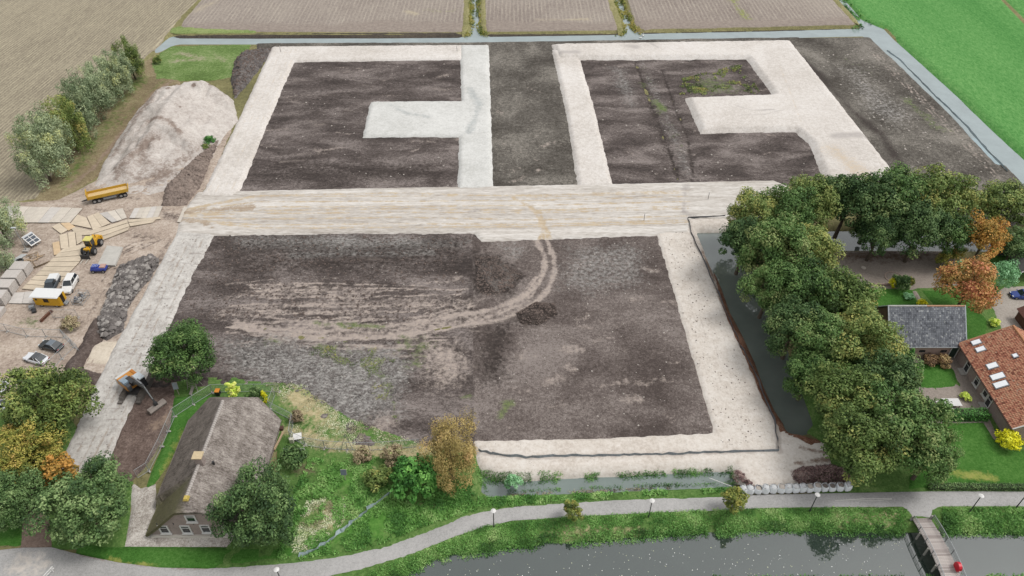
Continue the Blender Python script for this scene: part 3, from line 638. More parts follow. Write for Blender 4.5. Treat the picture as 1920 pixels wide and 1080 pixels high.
# grass left of the sand heap
PAINT = []
paint('pale', [(340, 100), (380, 110), (330, 115)], 3, .6); paint('pale', [(400, 100), (420, 115)], 2, .5)
sheet('rough_grass', [(300, 98), (320, 86), (470, 82), (450, 140), (400, 150), (330, 150), (290, 150), (280, 120)], ground_mat('margin_grass', (S('566b38'), S('708a4c'), S('94a070')), .11, 1.3, (1, 1), 0, .9, dict(pale=(S('a39a80'), S('b5ab94')))), .05, .5, rag=(.8, 3), relief=(.14, 2), paints=True)
PAINT = []
paint('dark', [(340, 138), (290, 175), (230, 250), (170, 320), (130, 350)], 1.6, .9, dz=-.1)
paint('dark', [(352, 143), (305, 185), (250, 250), (190, 325)], 1.4, .9, dz=-.1)
paint('green', [(262, 150), (200, 230), (120, 350)], 5, .7); paint('green', [(310, 150), (270, 180), (210, 250)], 1.5, .5)
sheet('field_margin', [(300, 98), (330, 140), (350, 175), (300, 190), (240, 260), (185, 330), (110, 374), (60, 378), (140, 250), (262, 118)], ground_mat('field_margin', (S('74664f'), S('8f8164'), S('a59a78')), .12, 1.2, (1, 1), 0, .8, dict(dark=(S('8a7765'), S('a38f7d')), green=(S('5a6c38'), S('7c8850')))), .03, .5, rag=(.6, 3), relief=(.14, 2), paints=True)
# heaps: one continuous surface each
def ridge(pts, slope):
    w_ = [(*P(u, v, h)[:2], h) for u, v, h in pts]
    def f(X, Y, s):
        Z = np.zeros(X.shape)
        for i in range(len(w_) - 1):
            ax, ay, ah = w_[i]; bx, by, bh = w_[i + 1]; dx, dy = bx - ax, by - ay; L_ = dx * dx + dy * dy
            t = np.clip(((X - ax) * dx + (Y - ay) * dy) / L_, 0, 1)
            d = np.hypot(X - ax - t * dx, Y - ay - t * dy)
            Z = np.maximum(Z, ah + t * (bh - ah) - d * slope)
        return Z
    return f
PAINT = []
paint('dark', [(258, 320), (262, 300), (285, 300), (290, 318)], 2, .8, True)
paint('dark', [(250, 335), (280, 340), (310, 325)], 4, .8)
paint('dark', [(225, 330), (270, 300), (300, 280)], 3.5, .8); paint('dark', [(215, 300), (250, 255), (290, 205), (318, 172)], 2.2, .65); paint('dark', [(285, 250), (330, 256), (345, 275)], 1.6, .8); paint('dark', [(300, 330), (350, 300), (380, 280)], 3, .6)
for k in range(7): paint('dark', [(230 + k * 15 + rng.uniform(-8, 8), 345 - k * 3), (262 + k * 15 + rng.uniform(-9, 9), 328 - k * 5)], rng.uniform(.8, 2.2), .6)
for q in ((336, 160), (352, 176), (345, 228), (372, 190), (322, 190), (385, 205), (400, 185)): paint('dark', [q, (q[0] + 2, q[1] + 1)], .9, 1)
rf = ridge([(342, 154, 5.2), (318, 184, 5.6), (296, 218, 5.2), (270, 258, 4.2), (236, 300, 2.4), (190, 338, .4)], .36)
rf2 = ridge([(342, 154, 5.2), (398, 152, 4.8), (430, 172, 3.2), (440, 205, .8)], .40)
rf3 = ridge([(296, 232, 4.9), (335, 242, 4.4), (352, 264, 2.8)], .75)
def heap(X, Y, s):
    z = np.maximum(np.maximum(rf(X, Y, s), rf2(X, Y, s)), rf3(X, Y, s))
    z = z + (fbm(X, Y, 6, 31, 4) - .5) * 2.2 * np.clip(z / 2, 0, 1)
    z = z - np.clip(fbm(X * 1.0, Y * .35, 3.0, 37, 3) - .52, 0, 1) * 3.4 * np.clip(z / 3, 0, 1)
    return np.minimum(z, s * 1.15 + .05) + (fbm(X, Y, 1.6, 33, 3) - .5) * .25
sheet('sand_heap', [(315, 168), (410, 168), (438, 188), (446, 225), (420, 260), (400, 300), (350, 345), (280, 368), (200, 362), (172, 350), (190, 312), (222, 262), (250, 222), (288, 182)], M_mound, 0, .4, rag=(.5, 3), hfun=heap, paints=True, bank=False)
def lumps(hmax, slope, seed, amp=.8, sc=2.2):
    def f(X, Y, s):
        z = np.minimum(s * slope, hmax * (.55 + .6 * fbm(X, Y, 6, seed, 2)))
        return z + (fbm(X, Y, sc, seed + 3, 3) - .4) * amp * np.clip(s / .8, 0, 1)
    return f
HEAPS = {}
def heapsheet(nm, px, mat, hmax, slope, seed, amp=.8, sc=2.2, cell=.36, label=None, cat='soil heap'):
    f = lumps(hmax, slope, seed, amp, sc)
    o = sheet(nm, px, mat, .02, cell, rag=(.7, 3), hfun=f, paints=True, bank=False)
    return o
PAINT = []
M_dirt = ground_mat('dirt_heap', (S('5f544f'), S('85776e'), S('a39489')), .2, 1.3, (1, 1), 0, 1.0, dict(green=GREEN))
heapsheet('soil_heap', [(455, 100), (512, 92), (500, 110), (470, 150), (440, 185), (432, 150), (438, 115)], M_rubble, 2.2, .7, 41)
heapsheet('dirt_heap', [(400, 270), (415, 255), (380, 345), (350, 385), (300, 388), (310, 350), (340, 320)], M_dirt, 2.0, .6, 43, 1.1)
heapsheet('clod_heap', [(222, 505), (250, 490), (290, 478), (300, 492), (285, 520), (265, 545), (240, 580), (236, 620), (200, 640), (180, 630), (185, 600), (200, 560)], M_rubble, 2.0, .7, 45, 1.2, 1.6)
heapsheet('dark_soil_bank', [(178, 590), (200, 600), (195, 640), (178, 650), (160, 690), (195, 700), (180, 720), (118, 708), (118, 690), (150, 640)], ground_mat('dark_bank_soil', (S('4a403d'), S('61554f'), S('7b6f69')), .2, 1.5, (1, 1), 0, 1.0), .9, .5, 47, .5)
heapsheet('soil_heap', [(885, 480), (930, 478), (985, 520), (970, 545), (930, 560), (890, 560)], ground_mat('bend_heap_soil', (S('36302d'), S('4d4642'), S('77706b')), .3, 1.6, (1, 1), 0, 1.0), 1.0, .4, 49, .7)
heapsheet('soil_heap', [(965, 585), (1000, 566), (1045, 568), (1048, 592), (1010, 612), (970, 612)], ground_mat('dark_heap_soil', (S('332d2a'), S('453d39'), S('5c534e')), .25, 1.8, (1, 1), 0, 1.0), 1.2, .5, 51, .5)
sheet('leaf_litter_bank', [(1335, 490), (1352, 525), (1368, 560), (1388, 605), (1412, 650), (1434, 705), (1452, 760), (1480, 812), (1545, 830), (1520, 838), (1462, 812), (1430, 750), (1404, 690), (1377, 630), (1355, 575)], ground_mat('leaf_litter', (S('5d4033'), S('7d5a48'), S('9a7a66')), .3, 2.2), .34, .36, rag=(.5, 1.5), edge=(.1, .3))
# ------------------------------------------------------------------ vegetation
def leafcol(c):
    a = S(c, 1.0); return (min(.9, a[0] * 1.42), min(.9, a[1] * 1.62), min(.9, a[2] * 1.66), 1)
def leaf_mat(name, cols, noise=.5, rnd=.25, rough=.6):
    if name in _mats: return _mats[name]
    t = NT(name)
    a = t.attr('tint')
    oi = t.node('ObjectInfo')
    n = t.noise(t.objc(), noise, 2, .5)
    f = t.math('ADD', a, t.math('ADD', t.math('MULTIPLY_ADD', oi.outputs['Random'], rnd, -rnd / 2), t.math('MULTIPLY_ADD', n, .7, -.35)))
    k = len(cols)
    col = t.ramp(f, [(.12 + .76 * i / (k - 1), leafcol(c)) for i, c in enumerate(cols)])
    t.done(col, rough, .25)
    tr = t.node('BsdfTranslucent'); t.lk(col, tr.inputs[0])
    mx = t.node('MixShader'); mx.inputs[0].default_value = .15
    t.lk(t.b.outputs[0], mx.inputs[1]); t.lk(tr.outputs[0], mx.inputs[2]); t.lk(mx.outputs[0], t.out.inputs['Surface'])
    _mats[name] = t.m; return t.m
def leaves(name, Pn, N, size, tint, asp=.62, up=None):
    """one small four-cornered leaf per point"""
    n = len(Pn); r_ = np.random.default_rng(len(Pn))
    N = N / (np.linalg.norm(N, axis=1, keepdims=True) + 1e-9)
    A = r_.normal(size=(n, 3)) if up is None else np.tile(np.array(up, float), (n, 1)) + r_.normal(size=(n, 3)) * .35
    U = A - N * (A * N).sum(1, keepdims=True); U /= np.linalg.norm(U, axis=1, keepdims=True) + 1e-9
    B = np.cross(N, U); sz = (np.asarray(size) * np.ones(n))[:, None]
    V = np.stack([Pn - U * sz * .5, Pn + B * sz * asp * .5 - U * sz * .08, Pn + U * sz * .5 - N * sz * .1, Pn - B * sz * asp * .5 - U * sz * .08], 1).reshape(-1, 3)
    q = np.arange(4 * n).reshape(n, 4)
    me = mesh_np(name, V, q)
    at = me.attributes.new('tint', 'FLOAT', 'POINT'); at.data.foreach_set('value', np.repeat(tint, 4).astype(np.float32))
    return me
def sph(r_, n): 
    d = r_.normal(size=(n, 3)); return d / np.linalg.norm(d, axis=1, keepdims=True)
def crown(name, rx, rz, ncl, per, leaf, seed, rcl=.3, low=-.55, inner=.25, asp=.62, droop=0, shape='round'):
    r_ = np.random.default_rng(seed); Cn = []
    while len(Cn) < ncl:
        d = sph(r_, 1)[0]
        if d[2] < low: continue
        f = r_.uniform(.66, .86) if r_.random() > inner else r_.uniform(.2, .6)
        lump = 1 + .20 * math.sin(3 * math.atan2(d[1], d[0]) + seed) + .1 * math.sin(5 * math.atan2(d[1], d[0]) + 2 * seed)
        p = d * f * lump * np.array([rx, rx, rz])
        if shape == 'cone': p[:2] *= max(.12, .5 - .5 * p[2] / rz) * 1.25
        if shape == 'dome' and p[2] < 0: p[:2] *= .9
        Cn.append(p)
    Cn = np.array(Cn); ct = r_.normal(.5, .13, ncl)
    rc = rcl * rx * r_.uniform(.65, 1.25, ncl)
    k = np.repeat(np.arange(ncl), per); n = len(k)
    d = sph(r_, n); f = r_.uniform(.35, 1, n) ** .45
    off = d * f[:, None] * rc[k][:, None]; off[:, 2] *= .72
    if droop: off[:, 2] -= droop * np.abs(r_.normal(size=n)) * rc[k]
    Pn = Cn[k] + off
    N = d * .8 + np.array([0, 0, .55]) + r_.normal(size=(n, 3)) * .45
    tint = ct[k] + r_.normal(0, .075, n) + .06 * d[:, 2]
    return leaves(name, Pn, N, leaf * r_.uniform(.7, 1.3, n), tint, asp), Cn
def trunk_mesh(name, hc, r0, Cn, seed, nb=7, rz=4):
    m = MB(); r_ = random.Random(seed)
    pts = [(0, 0, -.3), (.05 * hc * r_.uniform(-1, 1), .05 * hc * r_.uniform(-1, 1), hc * .45), (.04 * hc * r_.uniform(-1, 1), .05 * hc * r_.uniform(-1, 1), hc + rz * .35)]
    m.tube(pts, [r0 * 1.25, r0 * .8, r0 * .3], 8)
    idx = list(range(len(Cn))); r_.shuffle(idx)
    for i in idx[:nb]:
        c = Cn[i]; s0 = r_.uniform(.42, .8); b = (pts[1][0] * s0, pts[1][1] * s0, hc * s0)
        mid = ((b[0] + c[0]) * .5, (b[1] + c[1]) * .5, (b[2] + hc + c[2]) * .5 - .1)
        m.tube([b, mid, (c[0] * .95, c[1] * .95, hc + c[2] * .95)], [r0 * .42, r0 * .26, r0 * .08], 5)
    return m.mesh(name)
M_bark = plain('bark', '5f5347', .9, .3)
KIND = {}
def kind(key, nv, rx, rz, hc, r0, ncl, per, leaf, **kw):
    KIND[key] = []
    for i in range(nv):
        cm, Cn = crown('crown', rx, rz, ncl, per, leaf, hash_(key) + i * 7, **kw)
        KIND[key].append((cm, trunk_mesh('trunk', hc, r0, Cn, i + 3, 8, rz), rx, hc))
def hash_(s): return sum(ord(c) * (i + 3) for i, c in enumerate(s)) % 997
kind('oak', 5, 5.6, 4.9, 7.6, .34, 120, 135, .38, rcl=.25)
kind('linden', 3, 5.6, 5.2, 6.0, .30, 150, 130, .34, rcl=.22, inner=.2, low=-.8)
kind('maple', 2, 4.2, 4.2, 6.0, .22, 70, 105, .36)
kind('willow', 3, 3.0, 4.2, 4.0, .16, 95, 120, .32, asp=.3, droop=.7, low=-.9, rcl=.24)
kind('golden', 2, 4.6, 6.4, 6.6, .3, 110, 150, .30, asp=.32, droop=.45, low=-.95, rcl=.26)
kind('small', 2, 1.5, 1.7, 2.6, .07, 34, 60, .27, low=-.9)
kind('cone', 1, 1.6, 2.6, 2.4, .08, 40, 70, .22, low=-1, shape='cone')
kind('shrub', 3, 1.6, 1.1, .9, .05, 34, 60, .26, low=-.5)
LM = dict(
    oak=leaf_mat('oak_leaves', ['24351a', '384a24', '4a5f30', '5e6d3c', '77794a']),
    oak2=leaf_mat('oak_leaves_turning', ['2c3a1a', '455226', '5c6836', '757842', '90864a']),
    oak3=leaf_mat('oak_leaves_dark', ['1f2f18', '304223', '42532e', '57653b', '74794a']),
    olive=leaf_mat('olive_leaves', ['2f3a19', '475128', '606a35', '7c7f45', '96854c']),
    green=leaf_mat('green_leaves', ['22331a', '364728', '4b5d34', '627144', '80895a']),
    yellow=leaf_mat('yellow_leaves', ['42471f', '62632c', '827838', '9a8642', 'a5804c']),
    orange=leaf_mat('orange_leaves', ['4e4c22', '7c602c', '9a6e34', 'ac783c', 'ac6c3c']),
    red=leaf_mat('orange_red_leaves', ['4e5628', '76662f', '94703f', 'a47044', 'a66348']),
    willow=leaf_mat('grey_willow_leaves', ['4c543a', '636a4c', '7a7e60', '939472', 'a49d68']),
    golden=leaf_mat('golden_willow_leaves', ['574c28', '776438', '91784a', 'a58a58', 'b28a60']),
    ivy=leaf_mat('ivy_leaves', ['1c3416', '2c4c1f', '3f662d', '567f3c', '74994c']),
    lime=leaf_mat('lime_leaves', ['7d8a2c', 'a3ac3e', 'bcc452', 'd0d46c', 'd8d880']),
    gold=leaf_mat('golden_conifer_leaves', ['7f7a14', 'a79a18', 'c4b41e', 'd2c22c', 'd8cc48']),
    ygreen=leaf_mat('yellow_green_leaves', ['36421e', '4e5628', '676a32', '82793a', '948246']),
    pale=leaf_mat('pale_green_leaves', ['4a6a40', '63855a', '7e9f74', '96b38a', 'a8c09a']),
    copper=leaf_mat('copper_leaves', ['3d2e24', '5c4434', '76583f', '8c6e4a', '98805a']),
    brown=leaf_mat('withered_leaves', ['4b3d30', '6b5844', '857058', '9c876b', '8b8a58']),
    purple=leaf_mat('burgundy_twigs', ['3a2a2a', '523c3a', '6e5350', '866a64', '9a7f76']),
    reed=leaf_mat('bank_plants', ['304823', '42602c', '547538', '6a8848', '86965a'], .3),
    drygrass=leaf_mat('dry_stalks', ['7d7358', '9a8f70', 'b0a588', 'c2b8a0', '9a9c6c'], .3))
cnt_ = {}
def tree(name, k, mat, u, v, rpx, label, group=None, zc=None, sz=1.0, cat='tree'):
    """u, v: the middle of the crown as measured in the photograph, rpx: its half width there"""
    i = cnt_.get(k, 0); cnt_[k] = i + 1
    cm, tm, rx, hc = KIND[k][i % len(KIND[k])]
    s = rpx / ppm(u, v, 5) / (rx * 1.06)
    z = hc * s * sz if zc is None else zc
    x, y, _ = P(u, v, z)
    t = thing(name, label, cat, (x, y, 0), (i * 2.399) % 6.28, group)
    key = (cm.name, mat.name)
    if key not in cnt_:
        c2 = cm if not cm.materials else cm.copy()
        if cm.materials: c2.materials.clear()
        c2.materials.append(mat); cnt_[key] = c2
    if not tm.materials: tm.materials.append(M_bark)
    c = link('crown', cnt_[key], None, t); c.location = (0, 0, hc * s * sz); e_ = random.uniform(-.08, .08); c.scale = (s * (1 + e_), s * (1 - e_), s * sz * random.uniform(.96, 1.06))
    if k not in ('shrub',):
        b = link('trunk', tm, None, t); b.scale = (s, s, s * sz)
    return t
G1 = 'oaks along the moat'
for a in [
    ('oak', 1700, 800, 72, 'foremost oak of the row, hanging over the cycle path beside the bridge'),
    ('oak2', 1618, 835, 66, 'oak above the brown brush pile and the last big bags, yellowing on its left'),
    ('oak', 1740, 850, 52, 'oak at the foot of the row reaching over the lawn beside the path'),
    ('oak2', 1585, 745, 62, 'oak leaning out over the near end of the moat, with yellow patches'),
    ('oak3', 1665, 715, 58, 'oak beside the pond-side lawn with the rounded end'),
    ('oak', 1515, 700, 46, 'low oak bough tree overhanging the water at the middle of the moat'),
    ('oak2', 1620, 640, 62, 'turning oak right beside the lean-to of the grey tiled barn'),
    ('oak', 1545, 635, 58, 'oak left of the grey barn, rising from the moat bank'),
    ('oak3', 1488, 612, 52, 'dark oak over the moat level with the grey barn roof'),
    ('oak2', 1575, 560, 56, 'oak beside the small upper lawn behind the grey barn'),
    ('oak', 1510, 545, 56, 'oak on the moat bank level with the courtyard bush'),
    ('oak', 1440, 540, 46, 'oak standing furthest out over the left arm of the moat'),
    ('oak2', 1520, 470, 50, 'oak with a yellow side at the left end of the courtyard'),
    ('oak', 1455, 465, 58, 'oak near the upper corner of the moat'),
    ('oak3', 1395, 455, 46, 'dark oak at the upper left corner of the moat, beside the sand strip'),
    ('oak2', 1418, 400, 46, 'oak against the wide sand road, with a rusty top'),
    ('oak', 1478, 398, 50, 'oak second from the sand road at the left end of the back row')]:
    tree('oak_tree', 'oak', LM[a[0]], a[1], a[2], a[3] * 1.14, a[4], G1, sz=1.08)
G2 = 'trees in the back row behind the courtyard'
for a in [
    ('oak2', 1530, 380, 46, 'yellowish tree in the back row above the left end of the courtyard'),
    ('oak3', 1590, 378, 48, 'dark tree in the back row with the trunk showing below it'),
    ('oak3', 1640, 385, 50, 'dark green tree in the middle of the back row'),
    ('oak', 1690, 372, 52, 'tall green tree standing against the right sand road end'),
    ('oak2', 1755, 378, 52, 'broad green tree at the right end of the dense back row'),
    ('oak3', 1725, 430, 46, 'low dark tree over the back of the courtyard, right of the middle'),
    ('oak3', 1645, 440, 38, 'low dark tree over the back of the courtyard, in the middle'),
    ('oak', 1785, 440, 36, 'green tree next to the large orange tree')]:
    tree('courtyard_tree', 'oak', LM[a[0]], a[1], a[2] - 3, a[3] * 1.2, a[4], G2, sz=1.12)
tree('grey_green_tree', 'oak', LM['olive'], 1880, 385, 56, 'pale olive tree behind the orange tree at the right edge')
tree('grey_green_tree', 'oak', LM['olive'], 1960, 370, 50, 'pale olive tree cut by the right edge of the view')
tree('dark_shade_tree', 'maple', LM['green'], 1905, 455, 34, 'dark green tree at the right edge below the pale olive tree')
tree('orange_tree', 'maple', LM['orange'], 1846, 445, 46, 'large orange autumn tree behind the courtyard fence')
tree('yellow_sapling', 'small', LM['yellow'], 1768, 488, 15, 'small yellow tree beside the white bench fence', zc=2)
tree('yellow_sapling', 'small', LM['yellow'], 1792, 476, 16, 'small yellow tree at the foot of the large orange tree', zc=2)
tree('red_maple', 'maple', LM['red'], 1820, 532, 56, 'orange-red tree between the grey barn and the blue car')
tree('pale_round_tree', 'maple', LM['pale'], 1878, 522, 30, 'round pale green tree behind the orange-red tree', zc=3)
tree('blue_spruce', 'cone', LM['pale'], 1795, 505, 16, 'small bluish conifer left of the orange-red tree', zc=2)
# lower left
tree('olive_tree', 'linden', LM['olive'], 85, 764, 86, 'broad olive green tree overhanging the white parked cars', zc=6)
tree('yellow_tree', 'linden', LM['yellow'], 48, 850, 66, 'yellow autumn tree at the left edge beside the sand track', zc=5)
tree('dark_tree', 'linden', LM['green'], 15, 930, 62, 'dark green tree at the left edge by the leafy driveway', zc=5)
tree('round_tree', 'linden', LM['green'], 168, 955, 88, 'large round dense green tree between driveway and thatched house', zc=5)
tree('orange_shrub_tree', 'small', LM['orange'], 118, 893, 36, 'small orange tree peeping out behind the large round tree', zc=3)
tree('round_tree', 'linden', LM['green'], 487, 958, 84, 'large round green tree hiding the right gable corner of the thatched house', zc=5)
tree('walnut_tree', 'linden', LM['oak'], 345, 668, 66, 'round yellow-green tree beside the excavator', zc=5)
tree('golden_willow', 'golden', LM['golden'], 845, 848, 62, 'tall golden brown willow at the end of the pond', sz=1.1, zc=6.5)
tree('willow_tree', 'willow', LM['willow'], 0, 425, 42, 'grey green willow at the left edge above the lamp mast', zc=4, sz=1.1)
tree('willow_tree', 'willow', LM['willow'], -20, 478, 40, 'grey green willow cut by the left edge beside the stacked concrete blocks', zc=4)
GW = 'willow bushes in a row along the stubble field'
for i, (u, v, r, lab) in enumerate([(85, 318, 44, 'nearest willow bush of the row, by the tipper trailer'), (108, 285, 40, 'second willow bush from the near end of the row'), (138, 262, 38, 'third willow bush from the near end of the row, yellowish'),
        (152, 232, 36, 'willow bush just before the middle of the row'), (176, 208, 35, 'willow bush in the middle of the row'), (196, 183, 33, 'willow bush just past the middle of the row, level with the sand heap'), (217, 163, 30, 'third willow bush from the far end of the row'),
        (232, 147, 26, 'second willow bush from the far end of the row'), (248, 130, 28, 'last willow bush at the far end of the row, with a golden side')]):
    tree('willow_bush', 'willow', LM['willow'] if i not in (2, 8) else LM['olive'], u, v, r * 1.04, lab, GW, zc=3.0, sz=1.2)
# small trees on the verge
tree('young_tree', 'small', LM['ygreen'], 1076, 956, 22, 'young yellow-green tree on the verge left of the middle lamp post', 'young round trees on the canal verge', zc=2.6)
tree('young_tree', 'small', LM['ygreen'], 1376, 940, 27, 'young yellow-green tree on the verge at the first big bag', 'young round trees on the canal verge', zc=2.6)
# shrubs
for nm, k, m, u, v, r, sz, lab in [
    ('ivy_shrub', 'shrub', 'ivy', 782, 895, 48, 1.6, 'dark green ivy-like shrub at the foot of the golden willow'),
    ('ivy_shrub', 'shrub', 'ivy', 762, 880, 30, 1.3, 'smaller dark green shrub left of the ivy mound under the willow'),
    ('brown_shrub', 'shrub', 'brown', 678, 852, 20, 1.2, 'withered brown shrub below the site fence'),
    ('brown_shrub', 'shrub', 'brown', 736, 852, 24, 1.2, 'withered brown shrub nearer the willow, below the fence'),
    ('grass_shrub', 'shrub', 'olive', 708, 895, 30, 1.0, 'dull green bush in the middle of the rough meadow'),
    ('garden_shrub', 'shrub', 'green', 548, 856, 28, 1.3, 'green bush beside the right eave of the thatched house'),
    ('garden_shrub', 'shrub', 'green', 478, 742, 18, 1.7, 'dark green bush behind the thatched house'),
    ('golden_conifer', 'cone', 'gold', 494, 742, 9, 1.5, 'slim bright yellow conifer behind the thatched house'),
    ('lime_conifer', 'small', 'lime', 434, 728, 13, 1.5, 'pale lime bush beside the orange-lidded bin'),
    ('brown_shrub', 'shrub', 'brown', 556, 780, 16, 1.0, 'withered brown shrub by the fence corner at the thatched house'),
    ('yard_shrub', 'shrub', 'brown', 130, 606, 20, 1.1, 'olive bush behind the parking fence'),
    ('heap_shrub', 'shrub', 'ivy', 392, 262, 12, 1.0, 'green shrub at the right foot of the sand heap'),
    ('heap_shrub', 'shrub', 'olive', 385, 275, 9, 1.0, 'small olive shrub below the green one at the sand heap'),
    ('heap_shrub', 'shrub', 'olive', 345, 230, 6, 1.0, 'small olive shrub on the lit face of the sand heap'),
    ('heap_shrub', 'shrub', 'brown', 334, 168, 4, 1.0, 'small brown shrub near the top of the sand heap'),
    ('heap_shrub', 'shrub', 'brown', 366, 190, 4, 1.0, 'small brown shrub on the upper right of the sand heap'),
    ('margin_shrub', 'shrub', 'olive', 295, 112, 10, 1.2, 'low bush at the end of the far ditch beside the stubble field'),
    ('yellow_shrub', 'shrub', 'gold', 1895, 825, 26, 1.2, 'yellow-green shrub at the corner of the red roofed farmhouse'),
    ('courtyard_shrub', 'shrub', 'green', 1692, 530, 17, 1.9, 'blue-green bush at the courtyard circle'),
    ('courtyard_shrub', 'shrub', 'gold', 1676, 530, 9, 1.8, 'yellow bush left of the blue-green courtyard bush'),
    ('courtyard_shrub', 'shrub', 'ygreen', 1706, 528, 10, 1.9, 'yellow-green bush right of the blue-green courtyard bush'),
    ('courtyard_shrub', 'shrub', 'ivy', 1597, 526, 15, 1.1, 'dark rounded bush at the left end of the courtyard'),
    ('yellow_shrub', 'shrub', 'gold', 1729, 568, 11, 1.1, 'bright yellow shrub behind the ridge of the grey barn'),
    ('yellow_shrub', 'shrub', 'lime', 1866, 604, 11, 1.1, 'lime shrub at the far corner of the red roof'),
    ('grey_shrub', 'shrub', 'pale', 1704, 555, 11, .8, 'silvery grey plants beside the garden path'),
    ('cone_shrub', 'cone', 'ivy', 1708, 664, 12, 1.15, 'clipped dark cone-shaped shrub before the grey barn'),
    ('copper_shrub', 'shrub', 'copper', 1745, 674, 17, 1.0, 'copper brown hydrangea bed before the barn wall'),
    ('copper_shrub', 'shrub', 'copper', 1768, 676, 18, 1.0, 'copper brown bush beside the barn door'),
    ('garden_shrub', 'shrub', 'green', 1682, 668, 22, 1.2, 'green bush left of the clipped cone'),
    ('garden_shrub', 'shrub', 'lime', 1811, 743, 12, .9, 'bright green plant beside the white garden table'),
    ('burgundy_shrub', 'shrub', 'purple', 1386, 893, 14, 1.0, 'burgundy twigs at the right end of the pond'),
    ('burgundy_shrub', 'shrub', 'purple', 1404, 908, 11, 1.0, 'burgundy twigs just above the first big bags'),
    ('reed_clump', 'shrub', 'pale', 962, 903, 18, 1.4, 'tall arching reed clump at the left end of the pond')]:
    tree(nm, k, LM[m], u, v, r, lab, zc=KIND[k][0][3] * r / ppm(u, v) / KIND[k][0][2] * sz, sz=sz, cat='shrub')
def leafbox(name, label, pts, h, w_, mat, cat='hedge', den=60, leaf=.2, z0=0):
    """a clipped hedge along a line"""
    r_ = np.random.default_rng(len(name) + int(h * 10)); g = [np.array(P(*p)[:2]) for p in pts]; A = []
    N_ = []
    for a, b in zip(g[:-1], g[1:]):
        L_ = np.linalg.norm(b - a); n = int(L_ * (2 * h + w_) * den); d = (b - a) / L_; nn = np.array([-d[1], d[0]])
        t = r_.uniform(0, L_, n); f = r_.uniform(0, 2 * h + w_, n)
        s_ = np.where(f < h, -w_ / 2, np.where(f < h + w_, f - h - w_ / 2, w_ / 2)); z = np.where(f < h, f, np.where(f < h + w_, h, 2 * h + w_ - f))
        xy = a + d * t[:, None] + nn * (s_ * (1 - .12 * z / h))[:, None]
        A.append(np.column_stack([xy, z]) + r_.normal(0, .07, (n, 3)))
        m = np.column_stack([nn[0] * np.sign(s_) * (f < h) + nn[0] * (f > h + w_), nn[1] * np.sign(s_) * (f < h) + nn[1] * (f > h + w_), (z > h * .98) * 1.0 + .3])
        N_.append(m + r_.normal(0, .4, (n, 3)))
    A = np.concatenate(A); N_ = np.concatenate(N_); c0 = np.array([*g[0], 0])
    t = thing(name, label, cat, tuple(c0))
    A[:, 2] = np.maximum(A[:, 2], .03)
    link('foliage', leaves('foliage', A - c0, N_, leaf, r_.normal(.5, .15, len(A))), mat, t)
    m = MB()
    for a, b in zip(g[:-1], g[1:]):
        d = b - a; L_ = np.linalg.norm(d); ang = math.atan2(d[1], d[0]); mid = (a + b) / 2 - c0[:2]
        m.box((mid[0], mid[1], h * .45), (L_ - .1, w_ * .75, h * .88), rz=ang)
    m.build('twigs', plain('hedge_twigs', '2e3a1c', .9), t)
    return t
leafbox('clipped_hedge', 'thick clipped hedge in front of the white garden table', [(1762, 784), (1848, 783)], 1.5, 1.7, LM['ivy'])
leafbox('low_hedge', 'long low hedge between the large lawn and the cycle path', [(1740, 915), (1920, 916), (2100, 918)], .8, .9, LM['green'])

# brush pile, bank plants, tufts: nobody could count them
def inpoly(px, n, seed, z=0):
    p = W(px, z); a = np.array(p); r_ = np.random.default_rng(seed); out = np.zeros((0, 2))
    while len(out) < n:
        q = r_.uniform(a.min(0), a.max(0), (n * 2, 2)); out = np.concatenate([out, q[inside(q[:, 0], q[:, 1], p)]])
    return out[:n], r_
def stuff(name, label, cat, me, mat):
    o = link(name, me, mat); tag(o, label, cat, None, 'stuff'); return o
q, r_ = inpoly([(1482, 885), (1500, 876), (1560, 872), (1590, 885), (1590, 912), (1500, 908), (1484, 900)], 2600, 4)
hz = np.clip(psd(q[:, 0], q[:, 1], W([(1482, 885), (1500, 876), (1560, 872), (1590, 885), (1590, 912), (1500, 908), (1484, 900)])), 0, 1.3)
A = np.column_stack([q, hz * r_.uniform(.2, 1, len(q)) + .15])
o = link('brush_pile', leaves('brush_pile', A, r_.normal(size=A.shape) + (0, 0, .6), r_.uniform(.3, .9, len(A)), r_.normal(.45, .2, len(A)), asp=.16), LM['purple']); tag(o, 'reddish brown pile of cut branches behind the big bags', 'brush pile')
def bankplants(name, label, poly, dmin, dmax, den, hmax, mat, seed, leaf=.32, keys=None, dens_noise=.4, asp=.4):
    q, r_ = inpoly(poly, den, seed)
    dw = np.minimum.reduce([-psd(q[:, 0], q[:, 1], WATER[k]) for k in keys])
    k = (dw > dmin) & (dw < dmax) & (fbm(q[:, 0], q[:, 1], 2.2, seed, 2) > dens_noise)
    q = q[k]; dw = dw[k]
    zg = -1.15 * (1 - np.clip(dw / 1.4, 0, 1) ** .8)
    h = hmax * r_.uniform(.25, 1, len(q)) * (.5 + fbm(q[:, 0], q[:, 1], 1.5, seed + 4, 2))
    Pn = np.repeat(np.column_stack([q, zg]), 5, 0); hh = np.repeat(h, 5)
    f = r_.uniform(.1, 1, len(Pn)); Pn[:, 2] += f * hh; Pn[:, :2] += r_.normal(0, .14, (len(Pn), 2))
    N_ = r_.normal(size=Pn.shape) * .8 + (0, -.1, .75)
    return stuff(name, label, 'plants', leaves(name, Pn, N_, leaf * r_.uniform(.6, 1.3, len(Pn)), np.repeat(fbm(q[:, 0], q[:, 1], 3, 3, 3), 5) * 1.2 - .1 + r_.normal(0, .12, len(Pn)), asp), mat)
